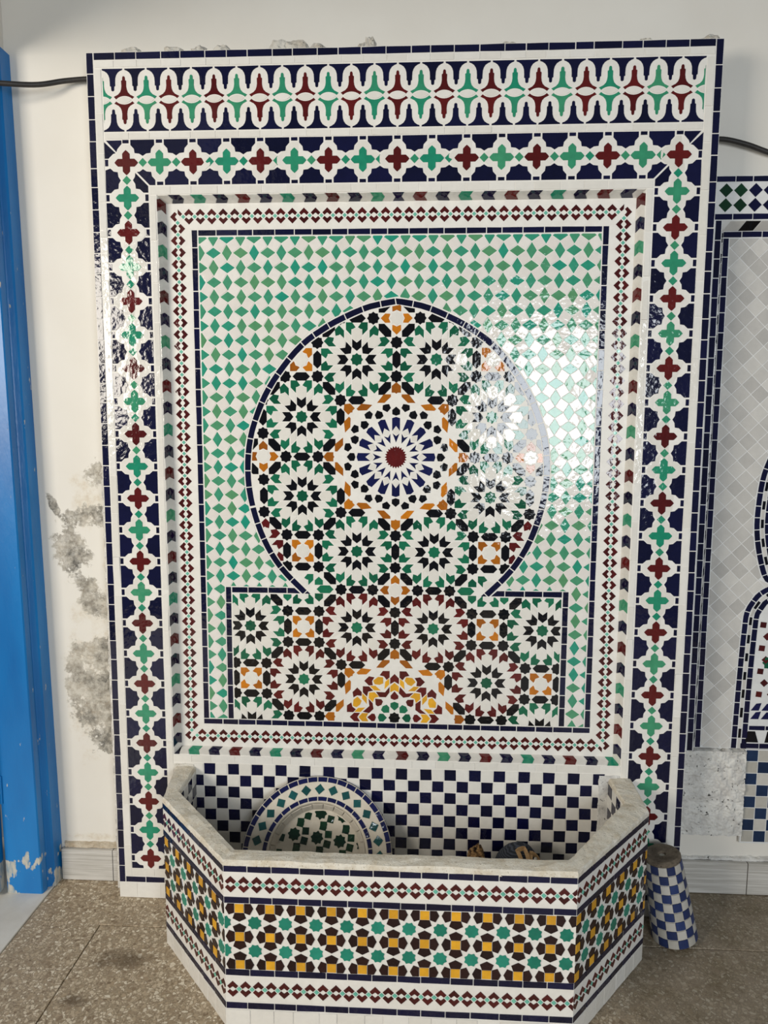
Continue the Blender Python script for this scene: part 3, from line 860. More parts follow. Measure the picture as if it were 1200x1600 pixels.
# extra amber pair at the far left and right of the arch
# green filling at the waist of the arch
HOUSE = [(0, -.062), (.055, -.012), (.055, .05), (-.055, .05), (-.055, -.012)]
for sx in (-1, 1):
    cx = sx*1.207; f = lambda p: [(cx+sx*-a, 1.707+b) for a, b in p]
    for sy in (-1, 1):
        g_ = lambda p: f([(a, b*sy) for a, b in p])
        L1 = [(-.138, -.200), (-.058, -.200), (-.012, -.145), (-.052, -.122), (-.067, -.120), (-.069, -.05), (-.138, -.118)]
        mosaic('leaf_tile', g_(L1), 'green'); mosaic('leaf_tile', g_([(-a, b) for a, b in L1]), 'green')
        mosaic('house_tile', g_(move(HOUSE, .208, -.105)), 'green')
        mosaic('house_tile', g_(move(HOUSE, -.208, -.105)), 'green')
        mosaic('white_petal_tile', g_(sym([(0, -.138), (.06, -.115), (.06, -.045), (0, .0)])), 'white')
    mosaic('green_hexagon_tile', f(move(rotp(HEX, math.pi/2), .290, 0)), 'green')
    mosaic('black_triangle_tile', f([(.014, 0), (.055, -.04), (.055, .04)]), 'black')
# the large sun in the middle
RED24 = star(24, .146, .12)
mosaic('sun_centre_tile', RED24, 'red')
BD = sym([(0, -.180), (.046, -.300), (0, -.266)])
BO = sym([(0, -.505), (.052, -.488), (.05, -.325), (0, -.388)])
WD = [(0, -.374), (.046, -.324), (0, -.276), (-.046, -.324)]
PI_ = sym([(0, -.632), (.052, -.588), (.05, -.533), (0, -.516)])
PO_ = sym([(0, -.570), (.056, -.612), (.042, -.668), (0, -.672)])
for k in range(16):
    a = k*math.pi/8
    mosaic('blue_dart_tile', rotp(BD, a), 'blue'); mosaic('blue_ray_tile', rotp(BO, a), 'blue')
    mosaic('white_lozenge_tile', rotp(WD, a), 'white')
    mosaic('black_pentagon_tile', rotp(PI_, a), 'black'); mosaic('black_pentagon_tile', rotp(PO_, a+math.pi/16), 'black')
PAR = [(-.246, -.674), (-.16, -.783), (-.066, -.783), (-.066, -.75), (-.148, -.674)]
HO = sym([(0, -.934), (.06, -.885), (.06, -.80), (.018, -.8), (0, -.786)])
for cy in (0, 3.414):
    for k in range(8):
        for p in (PAR, mirx(PAR)): mosaic('amber_band_tile', move(rotp(p, k*Q), 0, cy), 'orange')
        mosaic('amber_house_tile', move(rotp(HO, k*Q), 0, cy), 'orange')
# the half sun at the bottom
c0 = (0, 3.414)
mosaic('black_star_tile', move(S8, *c0), 'black')
G1 = sym([(0, -.222), (.055, -.20), (.055, -.147), (0, -.097)])
R1 = sym([(0, -.364), (.055, -.300), (.05, -.262), (0, -.242)])
Y1 = sym([(0, -.480), (.058, -.430), (.058, -.345), (0, -.374)])
R2 = sym([(0, -.598), (.06, -.537), (.06, -.455), (0, -.492)])
R3 = [(-.25, -.352), (-.127, -.346), (-.064, -.425), (-.066, -.342), (-.113, -.277), (-.199, -.277)]
Y2 = [(-.134, -.385), (-.127, -.486), (-.069, -.537), (-.069, -.45)]
Y3 = [(-.286, -.50), (-.22, -.554), (-.149, -.548), (-.149, -.465), (-.2, -.443), (-.264, -.45)]
R4 = [(-.2, -.573), (-.156, -.635), (-.064, -.635), (-.064, -.548), (-.105, -.511), (-.141, -.558)]
def mir_axis(p):    # mirror in the axis at -22.5 degrees from north
    t = -math.pi/2-math.pi/8; c, s = math.cos(2*t), math.sin(2*t)
    return [(a*c+b*s, a*s-b*c) for a, b in p]
for k in range(8):
    f = lambda p: move(rotp(p, k*Q), *c0)
    mosaic('house_tile', f(G1), 'green'); mosaic('house_tile', f(R1), 'red')
    mosaic('yellow_arrow_tile', f(Y1), 'yellow'); mosaic('red_arrow_tile', f(R2), 'red')
    mosaic('red_angle_tile', f(R3), 'red'); mosaic('yellow_pentagon_tile', f(Y3), 'yellow')
    for p in (Y2, mir_axis(Y2)): mosaic('yellow_sliver_tile', f(p), 'yellow')
    for p in (R4, mir_axis(R4)): mosaic('red_wing_tile', f(p), 'red')

# --- checkerboard splashback behind the basin
cp = .1605
for j in range(11):
    for i in range(34):
        a0, b0 = -2.704+cp*i, 4.09+cp*j
        d = (i+j) % 2 == 1
        jit = lambda: random.uniform(-.003, .003)
        tile(T, 'navy_check_tile' if d else 'white_check_tile', FO, [(a0+jit(), b0+jit()), (a0+cp+jit(), b0+jit()), (a0+cp+jit(), b0+cp+jit()), (a0+jit(), b0+cp+jit())], 'navy' if d else 'white', .004)

# --- rough mortar on the edges of the panel
def lump(parent, org, u, v, w, ru, rv, rw, seed, name='mortar_lump', mat='lump'):
    bm = bmesh.new(); bmesh.ops.create_icosphere(bm, subdivisions=3, radius=1.0)
    for q in bm.verts:
        k = 1+.35*noise.noise(q.co*1.7+Vector((seed, 0, 0)))+.22*noise.noise(q.co*5+Vector((seed, 2, 0)))
        q.co = Vector((q.co.x*ru, q.co.y*rw, q.co.z*rv))*k*U
        q.co += P(u, v, w)-org
    return bm_obj(name, bm, M[mat], parent)
for i, (px, ru, rv) in enumerate([(-3.22, .13, .055), (-2.72, .14, .05), (-2.40, .10, .05), (-2.12, .12, .055), (-1.42, .15, .085), (-1.22, .17, .09), (-.96, .1, .06), (-.33, .07, .1), (-.42, .07, .05), (3.63, .1, .045), (2.9, .09, .02), (1.3, .1, .02)]):
    lump(panel, PO, px, YT-.015, -.04, ru, rv*1.35, .10, i*3.1)
seam('mortar_edge', -3.805, -3.755, .2, 6.0, -.12, .26, M['edge'], panel, amp=.05, nu=6, nv=120, origin=PO, seed=4, edge=.02)
# plaster smears where the basin meets the panel
seam('plaster_smear', -2.96, -2.66, 4.10, 4.32, FW-.012, FW+.01, M['lump'], panel, amp=.008, nu=16, nv=14, origin=PO, seed=11, edge=.03)
seam('plaster_smear', 2.66, 2.95, 4.10, 5.4, FW-.014, FW+.01, M['patch'], panel, amp=.008, nu=16, nv=60, origin=PO, seed=13, edge=.03)

# ================================================================== THE BASIN
BO_ = P(.13, F, -1.1)
basin = empty('fountain_basin', BO_)
tag(basin, 'five-sided fountain basin clad in star mosaic with a rough cement rim, below the wall panel', 'basin')
OUT = [(-2.93, -.15), (-2.80, -.99), (-1.716, -2.2), (1.97, -2.2), (3.07, -.95), (3.09, -.15)]
INN = [(-2.65, -.15), (-2.655, -.80), (-1.64, -1.99), (1.91, -1.98), (2.83, -.76), (2.80, -.15)]
RT, RB, BF = 4.144, 4.195, 5.93
V, Fc = [], []
n = len(OUT)
for pts, v in ((OUT, F-.002), (OUT, RB), (INN, RB), (INN, BF)):
    for u, w in pts: V.append(P(u, v, w+.004 if w < -.2 else w+.001)-BO_)
for L in range(3):
    for i in range(n-1): Fc.append((L*n+i, L*n+i+1, (L+1)*n+i+1, (L+1)*n+i))
Fc.append(tuple(3*n+i for i in range(n)))
PARTS[(basin.name, None)] = mesh_obj('basin_wall', V, Fc, M['grout'], basin)
def rim():
    V, Fc = [], []
    N = 26; K = 7
    secs = []
    for i in range(n-1):
        for s in range(N if i in (1, 2, 3) else 10):
            t = s/(N if i in (1, 2, 3) else 10)
            secs.append((tuple(OUT[i][c]+(OUT[i+1][c]-OUT[i][c])*t for c in (0, 1)), tuple(INN[i][c]+(INN[i+1][c]-INN[i][c])*t for c in (0, 1))))
    secs.append((OUT[-1], INN[-1]))
    prof = [(0, .075), (0, .02), (.06, 0), (.35, -.006), (.65, -.006), (.94, 0), (1, .02), (1, .075)]
    for k, (o, i) in enumerate(secs):
        for s, (t, dv) in enumerate(prof):
            u = o[0]+(i[0]-o[0])*t; w = o[1]+(i[1]-o[1])*t
            q = Vector((u*4, w*4, s*.35))
            e = noise.noise(q)*.014+noise.noise(q*4)*.009
            v = RT+dv+(e if 0 < s < 7 else 0)
            if 1 <= s <= 6: w += noise.noise(q*3+Vector((9, 0, 0)))*.012; u += noise.noise(q*3+Vector((0, 9, 0)))*.010
            V.append(P(u, v, w)-BO_)
    m = len(prof)
    for k in range(len(secs)-1):
        for s in range(m-1): Fc.append((k*m+s, (k+1)*m+s, (k+1)*m+s+1, k*m+s+1))
    return mesh_obj('rim', V, Fc, M['rim'], basin)
rim()
def face_frame(p, q):
    ea = Vector(((q[0]-p[0]), (q[1]-p[1]), 0)).normalized()
    return Frame(P(p[0], 0, p[1])-BO_, ea, (0, 0, -1)), math.hypot(q[0]-p[0], q[1]-p[1])
PENT = sym([(0, .455), (.215, .345), (.152, .17)])
BST = star(8, .24, .192, math.pi/8)
def basin_face(p, q, ph, zph):
    fr, L = face_frame(p, q); T = basin
    for v in (4.2, 4.55, 5.38, 5.765): row(T, 'navy_band_tile', fr, 0, v, L, v, .076, .27, 'navy')
    row(T, 'white_foot_tile', fr, 0, 5.848, L, 5.848, .212, .245, 'white')
    for v in (4.413, 5.613):
        zp = .139
        zigzag(T, fr, zph*zp, v, 1, 0, int(L/zp)+2, zp, 'brown' if False else 'darkred', (0.002, L-.002, v-.2, v+.2))
    bp = .3265; lim = (.003, L-.003, 4.632, 5.376); r0 = 4.682
    for i in range(-1, int(L/bp)+3):
        x = (i+ph)*bp
        for j in range(3):
            y = r0+j*.322
            s = bp
            qd = clip_rect([(x-.15*s, y-.15*s), (x+.15*s, y-.15*s), (x+.15*s, y+.15*s), (x-.15*s, y+.15*s)], *lim)
            tile(T, 'yellow_square_tile', fr, qd, 'yellow', .0005)
            for k in range(4):
                if (j == 0 and k == 2) or (j == 2 and k == 0): continue
                tile(T, 'dark_pentagon_tile', fr, clip_rect(move(rotp(PENT, k*math.pi/2), x, y, s), *lim), 'brown', -.0025)
            if j < 2:
                tile(T, 'green_star_tile', fr, clip_rect(move(BST, x+bp/2, y+.161, s), *lim), 'teal' if False else 'basingreen', 0)
M['basingreen'] = glaze('sea_teal_glaze', rgb(40, 140, 118), rgb(22, 112, 92))
basin_face(OUT[2], OUT[3], .5, .55)
basin_face(OUT[1], OUT[2], .25, .35)
basin_face(OUT[3], OUT[4], .12, .3)
for p, q in ((OUT[0], OUT[1]), (OUT[4], OUT[5])):
    fr, L = face_frame(p, q)
    for v in (4.2, 4.55, 5.38, 5.765): row(basin, 'navy_band_tile', fr, 0, v, L, v, .076, .27, 'navy')
    row(basin, 'white_foot_tile', fr, 0, 5.848, L, 5.848, .212, .245, 'white')
# checks on the inside of the two short walls
for p, q in ((INN[1], INN[0]), (INN[5], INN[4])):
    fr, L = face_frame(p, q)
    for i in range(4):
        for j in range(8):
            pl = clip_rect([(i*cp, 4.215+j*cp), ((i+1)*cp, 4.215+j*cp), ((i+1)*cp, 4.215+(j+1)*cp), (i*cp, 4.215+(j+1)*cp)], 0, L, 0, 9)
            d = (i+j) % 2 == 0
            tile(basin, 'navy_check_tile' if d else 'white_check_tile', fr, pl, 'navy' if d else 'white', .004)

# ================================================================== MOSAIC BOWL leaning in the basin
R0 = .955
bn = Vector((.10, -.86, .50)).normalized()           # the way it faces
bc = P(-.945, 5.03, -.68)
bx = Vector((0, 0, 1)).cross(bn).normalized(); by = bn.cross(bx)
bowl = empty('mosaic_bowl', bc)
bowl.matrix_basis = Matrix.Translation(bc) @ Matrix((bx, by, bn)).transposed().to_4x4()
tag(bowl, 'round mosaic bowl with blue tile rings and green lozenges leaning inside the basin', 'bowl')
def lathe(name, prof, mat, parent, seg=96):
    V, Fc = [], []; m = len(prof)
    for k in range(seg):
        t = 2*math.pi*k/seg
        for r, z in prof: V.append((r*math.cos(t)*U, r*math.sin(t)*U, z*U))
    for k in range(seg):
        for s in range(m-1):
            a_, b2 = k*m+s, ((k+1) % seg)*m+s
            if prof[s][0] < 1e-6: Fc.append((k*m+s, k*m+s+1, b2+1))
            elif prof[s+1][0] < 1e-6: Fc.append((a_, b2, a_+1))
            else: Fc.append((a_, b2, b2+1, a_+1))
    bm = bmesh.new(); vs_ = [bm.verts.new(v) for v in V]
    for f in Fc:
        try: bm.faces.new([vs_[i] for i in f])
        except ValueError: pass
    bmesh.ops.remove_doubles(bm, verts=bm.verts[:], dist=1e-6)
    bmesh.ops.recalc_face_normals(bm, faces=bm.faces[:])
    return bm_obj(name, bm, mat, parent)
PARTS[(bowl.name, None)] = lathe('bowl_body', [(0, -.26), (.55, -.26), (R0-.005, -.13), (R0, -.02), (R0-.006, 0), (.64, 0), (.628, -.012), (.60, -.10), (.55, -.16), (0, -.165)], M['bowlgrout'], bowl)
BF0 = Frame((0, 0, 0), (1, 0, 0), (0, -1, 0)); BF1 = Frame((0, 0, -.165*U), (1, 0, 0), (0, -1, 0))
def ring(n, r0, r1, name, mat, off=0.0):
    for k in range(n):
        t0, t1 = 2*math.pi*(k+off)/n, 2*math.pi*(k+1+off)/n; tm = (t0+t1)/2
        tile(bowl, name, BF0, [(r*math.sin(t), -r*math.cos(t)) for r, t in ((r1, t0), (r1, tm), (r1, t1), (r0, t1), (r0, tm), (r0, t0))], mat, .005, h=.008)
M['rimblue'] = glaze('deep_rim_blue_glaze', rgb(20, 24, 68), rgb(28, 33, 84))
ring(44, .878, .95, 'blue_rim_tile', 'rimblue'); ring(34, .645, .708, 'blue_rim_tile', 'rimblue')
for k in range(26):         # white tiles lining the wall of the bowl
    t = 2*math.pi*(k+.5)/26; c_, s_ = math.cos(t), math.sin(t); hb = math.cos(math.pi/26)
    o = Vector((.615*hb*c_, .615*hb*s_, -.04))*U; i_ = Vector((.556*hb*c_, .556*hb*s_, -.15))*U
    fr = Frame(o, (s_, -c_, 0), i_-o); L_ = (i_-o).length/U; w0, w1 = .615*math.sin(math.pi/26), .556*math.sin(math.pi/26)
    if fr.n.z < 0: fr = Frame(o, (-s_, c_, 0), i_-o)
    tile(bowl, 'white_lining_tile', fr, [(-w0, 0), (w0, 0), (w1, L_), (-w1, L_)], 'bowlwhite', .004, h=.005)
for k in range(28):
    t = 2*math.pi*(k+.15)/28
    tile(bowl, 'green_lozenge_tile', BF0, [(x+.793*math.sin(t), y-.793*math.cos(t)) for x, y in rotp([(0, -.068), (.068, 0), (0, .068), (-.068, 0)], t+.1)], 'rimgreen', 0, h=.008)
# side rim tiles
for k in range(44):
    t0, t1 = 2*math.pi*k/44, 2*math.pi*(k+1)/44; tm = (t0+t1)/2
    ea = Vector((math.cos(tm), -math.sin(tm), 0)); nn = Vector((math.sin(tm), math.cos(tm), 0))
    fr = Frame(nn*(R0*math.cos(math.pi/44)+.0)*U, ea, (0, 0, -1)) if False else Frame(nn*R0*math.cos(math.pi/44)*U, -ea, (0, 0, -1))
    hw = R0*math.sin(math.pi/44)
    tile(bowl, 'blue_edge_tile', fr, [(-hw, .02), (hw, .02), (hw, .09), (-hw, .09)], 'dullblue', .005, h=.006)
lat, la = .30, .17
def bowl_ok(p): return [q for q in [p] if all(math.hypot(a, b) < .56 for a, b in p)]
def bclip(p):
    for k in range(24):
        t = 2*math.pi*k/24
        if len(p) < 3: return p
        p = clip(p, (.535*math.sin(t), .535*math.cos(t)), (-math.sin(t), -math.cos(t)))
    return p
for i in range(-3, 4):
    for j in range(-3, 4):
        cx, cy = rotp([(i*lat, j*lat)], la)[0]; cx -= .01; cy -= .21
        tile(bowl, 'dark_star_tile', BF1, bclip(move(star(8, .088, .068, .2), cx, cy)), 'darkgreen', 0, h=.008, minarea=.0012)
        for k in range(8):
            t = la+math.pi/8+k*Q
            if k % 2 == 0 or True:
                px, py = cx+.152*math.sin(t), cy-.152*math.cos(t)
                if k in (0, 1, 2, 3):
                    tile(bowl, 'dark_square_tile', BF1, bclip(move(rotp([(-.046, -.046), (.046, -.046), (.046, .046), (-.046, .046)], t+(.3 if k % 2 else -.3)), px, py)), 'darkgreen', 0, h=.008, minarea=.0012)

# ================================================================== TILED STUB COLUMN beside the basin
sb, st = P(3.60, F, -.53), P(3.395, 4.985, -.53)
ax = (st-sb).normalized(); H = (st-sb).length/U
stub = empty('column_stub', sb)
sx_ = Vector((0, 1, 0)).cross(ax).normalized(); sy_ = ax.cross(sx_)
lowest = .26*math.sqrt(max(0, 1-ax.z**2))
stub.matrix_basis = Matrix.Translation(sb+Vector((0, 0, lowest*U))) @ Matrix((sx_, sy_, ax)).transposed().to_4x4()
tag(stub, 'leaning stub of a round column clad in worn blue and white checks, beside the basin', 'column')
rb, rt_ = .282, .225
core = lathe('column_core', [(0, 0), (rb-.012, 0), (rt_-.012, H-.03), (rt_-.02, H-.02), (0, H-.02)], M['lump'], stub, 40)
lathe('broken_top', [(rt_-.004, H-.05), (rt_-.002, H-.005), (rt_-.03, H+.012), (.05, H+.006), (.03, H-.03), (0, H-.035)], M['stub_top'], stub, 40)
ncol, nrow = 14, 9
for j in range(nrow):
    for i in range(ncol):
        z0, z1 = (H-.04)*j/nrow, (H-.04)*(j+1)/nrow
        d = (i+j) % 2 == 0
        # a curved plate bent round the stub
        VV, FF = [], []
        S = 4; g = .007
        for s in range(S+1):
            t = 2*math.pi*(i+.25+(.02+.96*s/S))/ncol
            for z, rr in ((z0+g, rb+(rt_-rb)*z0/H), (z1-g, rb+(rt_-rb)*z1/H)):
                for dr in (0, .008): VV.append(((rr-.012+dr*1.5)*math.cos(t)*U, (rr-.012+dr*1.5)*math.sin(t)*U, z*U))
        for s in range(S):
            k = s*4
            FF += [(k+1, k+5, k+7, k+3), (k, k+4, k+5, k+1), (k+2, k+3, k+7, k+6)]
        FF += [(0, 1, 3, 2), (S*4, S*4+2, S*4+3, S*4+1)]
        mesh_obj('blue_check_tile' if d else 'white_check_tile', VV, FF, M['dullblue' if d else 'dullwhite'], core)

# ================================================================== THINGS LYING IN THE BASIN
def cloth_mat(name, c0, c1, scale, bands=True):
    m, t, b = new_mat(name)
    tc = t.n.new('ShaderNodeTexCoord')
    w = t.n.new('ShaderNodeTexWave'); w.inputs['Scale'].default_value = scale; w.inputs['Distortion'].default_value = 2.5
    w.bands_direction = 'Z'
    w.inputs['Detail'].default_value = 2; t.link(tc.outputs['Object'], w.inputs[0])
    t.link(ramp(t, w.outputs[1], [(0.2, c0), (0.8, c1)]), b.inputs['Base Color'])
    b.inputs['Roughness'].default_value = .95
    bump(t, b, w.outputs[1], .8, .003)
    return m
M['ribbed'] = cloth_mat('dark_ribbed_fabric', rgb(38, 42, 52), rgb(72, 78, 90), 75)
M['tan'] = mortar_mat('tan_webbing', rgb(166, 132, 92), rgb(190, 156, 112), 90, .8, .3)
bo = P(1.58, BF, -.62)
bag = empty('bag', bo)
tag(bag, 'dark grey ribbed cloth bag with tan strap trim, slumped in the basin', 'bag')
def blob(name, parent, c, r, mat, seed, squash=1.0, amp=.18, sub=4):
    bm = bmesh.new(); bmesh.ops.create_icosphere(bm, subdivisions=sub, radius=1.0)
    for q in bm.verts:
        k = 1+amp*noise.noise(q.co*1.6+Vector((seed, 0, 0)))+amp*.4*noise.noise(q.co*4+Vector((0, seed, 0)))
        e = (abs(q.co.x)**2.6+abs(q.co.y)**2.6+abs(q.co.z)**2.6)**(-1/2.6)
        q.co = Vector((q.co.x*r[0], q.co.y*r[1], q.co.z*r[2]))*e*k*U
        q.co += Vector(c)*U
        q.co.z = max(q.co.z, 0.0)
    return bm_obj(name, bm, mat, parent, True)
blob('bag_body', bag, (0, 0, .5), (.31, .25, .60), M['ribbed'], 3.0, amp=.05)
def strap(name, parent, pts, wd, th, mat):
    """flat band following points (in units, local)"""
    V, Fc = [], []
    for i, p in enumerate(pts):
        a = Vector(pts[max(i-1, 0)]); b = Vector(pts[min(i+1, len(pts)-1)])
        d = (b-a).normalized(); up = Vector((0, -1, .25)).normalized(); s = d.cross(up).normalized()
        for q in (s*wd-up*th*0, s*wd+up*th, -s*wd+up*th, -s*wd): V.append((Vector(p)+q)*U)
    for i in range(len(pts)-1):
        for k in range(4): Fc.append((i*4+k, i*4+(k+1) % 4, i*4+4+(k+1) % 4, i*4+4+k))
    Fc += [(0, 1, 2, 3), tuple(len(V)-4+k for k in (3, 2, 1, 0))]
    return mesh_obj(name, V, Fc, mat, parent)
def on_bag(L):
    out = []
    for (x0, y0), (x1, y1) in zip(L, L[1:]):
        for k in range(6):
            x, y = x0+(x1-x0)*k/6, y0+(y1-y0)*k/6
            out.append((x, y, .5+.615*max(.05, 1-abs(x/.32)**2.6-abs(y/.26)**2.6)**(1/2.6)))
    return out
strap('strap', bag, on_bag([(.06, -.24), (-.02, -.10), (.07, -.06), (.14, -.23)]), .024, .02, M['tan'])
strap('strap', bag, on_bag([(.13, -.20), (.15, -.09), (.255, -.05), (.27, -.20)]), .024, .02, M['tan'])
bm = bmesh.new(); bmesh.ops.create_uvsphere(bm, u_segments=12, v_segments=8, radius=.022*U)
for q in bm.verts: q.co += Vector((.2, -.17, 1.03))*U
bm_obj('rivet', bm, M['dullwhite'], bag, True)
def mottled():
    m, t, b = new_mat('mottled_brown_fibre'); p = pos(t)
    t.link(ramp(t, noise_n(t, p, 150, 3, .6), [(0.42, rgb(34, 24, 16)), (0.5, rgb(150, 112, 70)), (0.65, rgb(190, 152, 104))]), b.inputs['Base Color'])
    b.inputs['Roughness'].default_value = .95
    bump(t, b, noise_n(t, p, 220, 4, .7), .9, .005)
    return m
M['mottled'] = mottled()
b2 = blob('fibre_bundle', None, (0, 0, .48), (.15, .18, .53), M['mottled'], 8.0, amp=.25)
b2.location = P(1.07, BF, -.60)
tag(b2, 'mottled brown and black fibre bundle next to the grey bag in the basin', 'bundle')

# ================================================================== CABLES
M['cable'] = mortar_mat('black_cable_sheath', rgb(30, 27, 26), rgb(48, 44, 42), 40, .5, .1)
def tube(name, pts, r, mat):
    V, Fc = [], []; S = 10
    for i, p in enumerate(pts):
        d = (pts[min(i+1, len(pts)-1)]-pts[max(i-1, 0)]).normalized()
        s = d.cross(Vector((0, 0, 1))).normalized(); t = s.cross(d)
        for k in range(S):
            q = 2*math.pi*k/S; V.append(p+(s*math.cos(q)+t*math.sin(q))*r)
    for i in range(len(pts)-1):
        for k in range(S): Fc.append((i*S+k, i*S+(k+1) % S, (i+1)*S+(k+1) % S, (i+1)*S+k))
    Fc += [tuple(range(S)), tuple(len(V)-1-k for k in range(S))]
    return mesh_obj(name, V, Fc, mat, None, True)
def smooth_pts(L):
    out = []
    for i in range(len(L)-1):
        p0 = L[max(i-1, 0)]; p1 = L[i]; p2 = L[i+1]; p3 = L[min(i+2, len(L)-1)]
        for k in range(8):
            t = k/8
            out.append(P(*[.5*((2*p1[c])+(-p0[c]+p2[c])*t+(2*p0[c]-5*p1[c]+4*p2[c]-p3[c])*t*t+(-p0[c]+3*p1[c]-3*p2[c]+p3[c])*t**3) for c in (0, 1, 2)]))
    out.append(P(*L[-1])); return out
c1 = tube('cable', smooth_pts([(-9.0, -4.1, -1.1), (-7.2, -4.32, -.75), (-6.2, -4.42, -.5), (-5.6, -4.47, -.37), (-5.0, -4.50, -.22), (-4.5, -4.56, .0), (-4.2, -4.66, .14), (-3.98, -4.70, .19), (-3.77, -4.71, .2)]), .0062, M['cable'])
tag(c1, 'black cable running from the blue door frame to the edge of the mosaic panel', 'cable')
c2 = tube('cable', smooth_pts([(3.77, -3.90, .32), (4.0, -3.92, .34), (4.3, -3.86, .36), (4.7, -3.74, .39), (5.4, -3.6, .4), (6.4, -3.5, .42)]), .0062, M['cable'])
tag(c2, 'black cable leaving the panel above the grey-tiled neighbouring panel', 'cable')

# ================================================================== THE NEIGHBOURING GREY PANEL
NO = P(5.2, F, .3)
nb = empty('grey_tile_panel', NO)
tag(nb, 'second wall panel of plain pale grey diagonal tiles edged in black and navy tiles', 'wall panel')
NF, NI = .30, .415
NU0, NV0, NB = 3.93, -3.475, 3.95      # outer left, top, bottom of the tilework
CO, CI = 4.03, 4.09                    # recess: outer and inner left edge
TO_, TI_ = -2.945, -2.845
RX = 7.2
def q4(u0, u1, v0, v1, w): return [P(u0, v0, w)-NO, P(u1, v0, w)-NO, P(u1, v1, w)-NO, P(u0, v1, w)-NO]
V = [P(NU0, NV0, NF), P(RX, NV0, NF), P(RX, TO_, NF), P(CO, TO_, NF), P(CO, NB, NF), P(NU0, NB, NF),
     P(CI, TI_, NI), P(RX, TI_, NI), P(RX, NB, NI), P(CI, NB, NI),
     P(NU0, NV0, .45), P(RX, NV0, .45), P(NU0, NB, .45), P(RX, NB, .45), P(CO, NB, .45)]
V = [q-NO for q in V]
PARTS[(nb.name, None)] = mesh_obj('mortar_bed', V, [(0, 1, 2, 3), (0, 3, 4, 5), (3, 2, 7, 6), (4, 3, 6, 9), (6, 7, 8, 9), (0, 10, 11, 1), (0, 5, 12, 10), (5, 4, 14, 12), (9, 8, 13, 14)], M['greygrout'], nb)
GF = Frame(P(0, 0, NF)-NO, (1, 0, 0), (0, 0, -1)); GI = Frame(P(0, 0, NI)-NO, (1, 0, 0), (0, 0, -1))
row(nb, 'navy_band_tile', GF, NU0, NV0, RX, NV0, .075, .22, 'navy')
row(nb, 'navy_band_tile', GF, NU0, -3.03, RX, -3.03, .078, .235, 'navy')
for k in range(17):
    for vv_ in (-3.303, -3.127):
        tile(nb, 'dark_lozenge_tile', GF, move([(0, -.085), (.085, 0), (0, .085), (-.085, 0)], 4.055+.178*k, vv_), 'darkgreen' if k % 5 < 2 else 'navy', 0)
row(nb, 'navy_band_tile', GF, CO-.004, -2.95, CO-.004, NB, .082, .235, 'navy')
row(nb, 'navy_band_tile', GI, CI, TI_, RX, TI_, .078, .235, 'navy')
row(nb, 'navy_band_tile', GI, CI+.082, TI_+.08, CI+.082, NB, .078, .235, 'navy')
# slanted checks on the sloped reveal
o = P(CO, 0, NF)-NO; i_ = P(CI, 0, NI)-NO
fr = Frame(o, (0, 0, 1), i_-o); wd = (i_-o).length/U
y = -NB
k = 0
while y < -TO_:
    L = .125
    tile(nb, 'black_reveal_tile' if k % 2 else 'white_reveal_tile', fr, clip_rect([(y, .004), (y+L, .004), (y+L+.03, wd-.004), (y+.03, wd-.004)], -NB+.004, -TO_-.03, 0, 1), 'black' if k % 2 else 'grey', .003, h=.004)
    y += L; k += 1
o = P(0, TO_, NF)-NO; i_ = P(0, TI_, NI)-NO
fr = Frame(o, (1, 0, 0), i_-o); wd = (i_-o).length/U
for k in range(17):
    x = CO+.1+.19*k; sh = -.055
    tile(nb, 'black_reveal_tile' if k % 2 else 'white_reveal_tile', fr, [(x, .004), (x+.19, .004), (x+.19+sh, wd-.004), (x+sh, wd-.004)], 'black' if k % 2 else 'grey', .003, h=.004)
# the arch of this panel, only its left flank comes into view
AR2 = [(4.575, 3.95), (4.588, 3.3), (4.605, 2.7), (4.622, 2.3), (4.640, 2.06), (4.70, 1.92), (4.80, 1.78), (4.92, 1.70), (4.935, 1.66), (4.86, 1.60), (4.785, 1.39), (4.718, 1.08), (4.698, .76), (4.735, .29), (4.82, -.01), (4.95, -.32), (5.15, -.62), (5.45, -.90), (5.9, -1.1)]
A2 = resample(AR2)
arch_tiles(A2, nb, 'navy_arch_tile', GI, .078, .165, 'navy')
def off(C, d): return [(C[i][0]+normal_at(i, C)[0]*d, C[i][1]+normal_at(i, C)[1]*d) for i in range(len(C))]
A3 = off(A2, .135)
arch_tiles(A3, nb, 'navy_arch_tile', GI, .078, .165, 'navy')
# checked strip between the two navy rows
A4 = off(A2, .084)
cum = 0; k = 0; i0 = 0
for i in range(1, len(A4)):
    cum += math.hypot(A4[i][0]-A4[i-1][0], A4[i][1]-A4[i-1][1])
    if cum > .12:
        oo = [A4[i0], A4[i]]; nn = [(A4[j][0]+normal_at(j, A4)[0]*.046, A4[j][1]+normal_at(j, A4)[1]*.046) for j in (i, i0)]
        tile(nb, 'black_reveal_tile' if k % 2 else 'white_reveal_tile', GI, oo+nn, 'black' if k % 2 else 'grey', .003, h=.003)
        cum = 0; k += 1; i0 = i
def left_of_arch(p):
    """signed distance, > 0 where the grey tiles lie"""
    j = min(range(0, len(A2), 3), key=lambda m: (A2[m][0]-p[0])**2+(A2[m][1]-p[1])**2)
    n_ = normal_at(j, A2); return -((p[0]-A2[j][0])*n_[0]+(p[1]-A2[j][1])*n_[1]), A2[j], n_
ds = .172*math.sqrt(2)/2
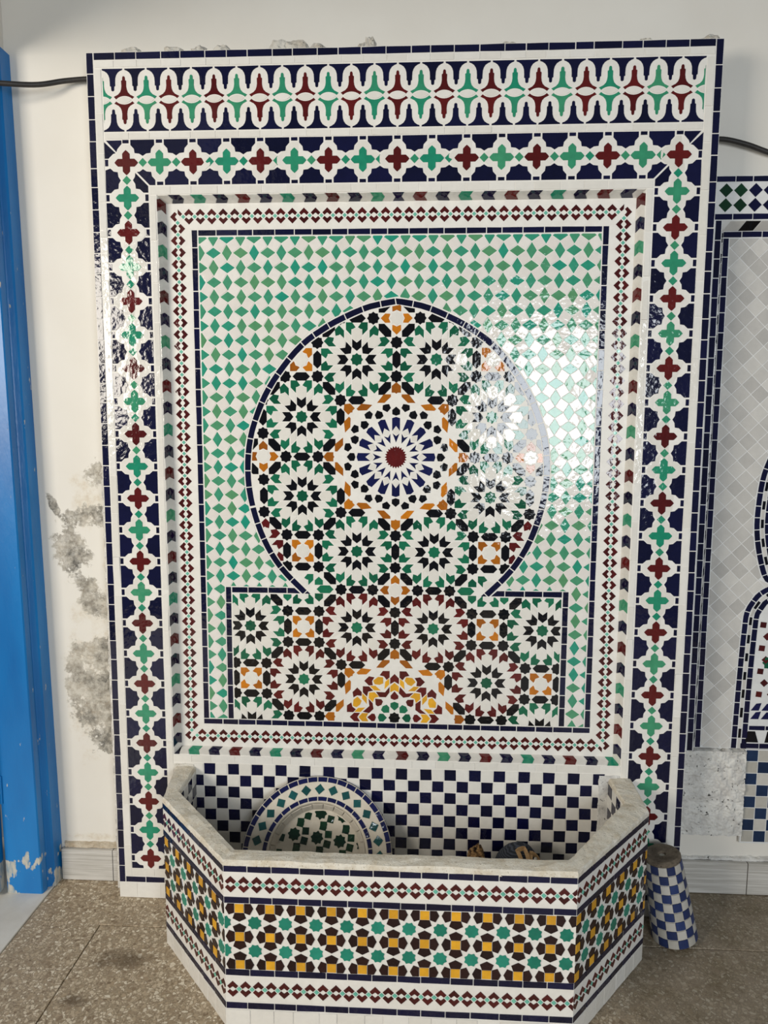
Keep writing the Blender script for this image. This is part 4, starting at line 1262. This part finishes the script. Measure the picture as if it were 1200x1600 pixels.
for i in range(-6, 60):
    for j in range(-6, 60):
        cx, cy = CI+.1+(i-j)*ds, TI_+.08+(i+j)*ds
        if cx < CI-.2 or cx > 6.2 or cy < TI_-.1 or cy > NB+.2: continue
        s = .172*.5
        p = rotp([(-s, -s), (s, -s), (s, s), (-s, s)], Q)
        p = move(p, cx, cy)
        d, q, n_ = left_of_arch((cx, cy))
        if d < -.13: continue
        if d < .2: p = clip(p, (q[0]-n_[0]*.005, q[1]-n_[1]*.005), (-n_[0], -n_[1]))
        p = clip_rect(p, CI+.085, RX, TI_+.083, NB-.004)
        if len(p) > 2: tile(nb, 'grey_diagonal_tile', GI, p, 'grey', .0035, h=.004)
# a few pieces of its inner mosaic and its lower navy rows
row(nb, 'navy_band_tile', GI, 4.70, 3.87, 6.2, 3.87, .078, .25, 'navy')
row(nb, 'navy_band_tile', GI, 4.80, 3.62, 6.2, 3.62, .07, .25, 'navy')
for k in range(6):
    x = 4.79+.26*k
    tile(nb, 'black_reveal_tile', GI, [(x, 3.70), (x+.10, 3.70), (x+.15, 3.86), (x-.03, 3.86)], 'black', 0)
for r in range(7):
    for c in range(4):
        x, y = 4.905+.16*c, 2.22+.16*r
        if x < 4.87+.01: continue
        an = Q if (r+c) % 2 else .1
        tile(nb, 'red_square_tile', GI, move(rotp([(-.04, -.04), (.04, -.04), (.04, .04), (-.04, .04)], an), x+(.06 if (r % 2) else 0), y), 'darkred', 0)
tile(nb, 'green_star_tile', GI, move(star(8, .11, .085), 5.03, 2.74), 'green', 0)
for k in range(4):
    tile(nb, 'blue_dart_tile', GI, move([(-.07, .05), (.0, -.05), (.07, -.06), (.04, .05)], 4.88+.14*(k % 2), 3.36+.12*(k//2)), 'blue', 0)
# pitted plaster patch and blue-and-grey checks below
seam('plaster_patch', 3.86, 4.79, 3.965, 5.20, .36, .455, M['patch'], nb, amp=.025, nu=60, nv=90, origin=NO, seed=21, edge=.06)
GC = Frame(P(0, 0, .405)-NO, (1, 0, 0), (0, 0, -1))
PARTS[(nb.name, 'blue_check_tile')] = PARTS[(nb.name, 'grey_check_tile')] = mesh_obj('check_bed', q4(4.77, 7.2, 3.95, 5.31, .405)+q4(4.77, 7.2, 3.95, 5.31, .455), [(0, 1, 2, 3), (0, 3, 7, 4), (3, 2, 6, 7)], M['greygrout'], nb)
M['petrol'] = glaze('petrol_blue_glaze', rgb(22, 38, 66), rgb(30, 50, 82), rough=.25)
for j in range(8):
    for i in range(14):
        a0, b0 = 4.785+.163*i-.008*j*0, 3.962+.166*j
        d = (i+j) % 2 == 0
        tile(nb, 'blue_check_tile' if d else 'grey_check_tile', GC, [(a0, b0), (a0+.163, b0), (a0+.163, b0+.166), (a0, b0+.166)], 'petrol' if d else 'dullwhite', .004)

flush_tiles()
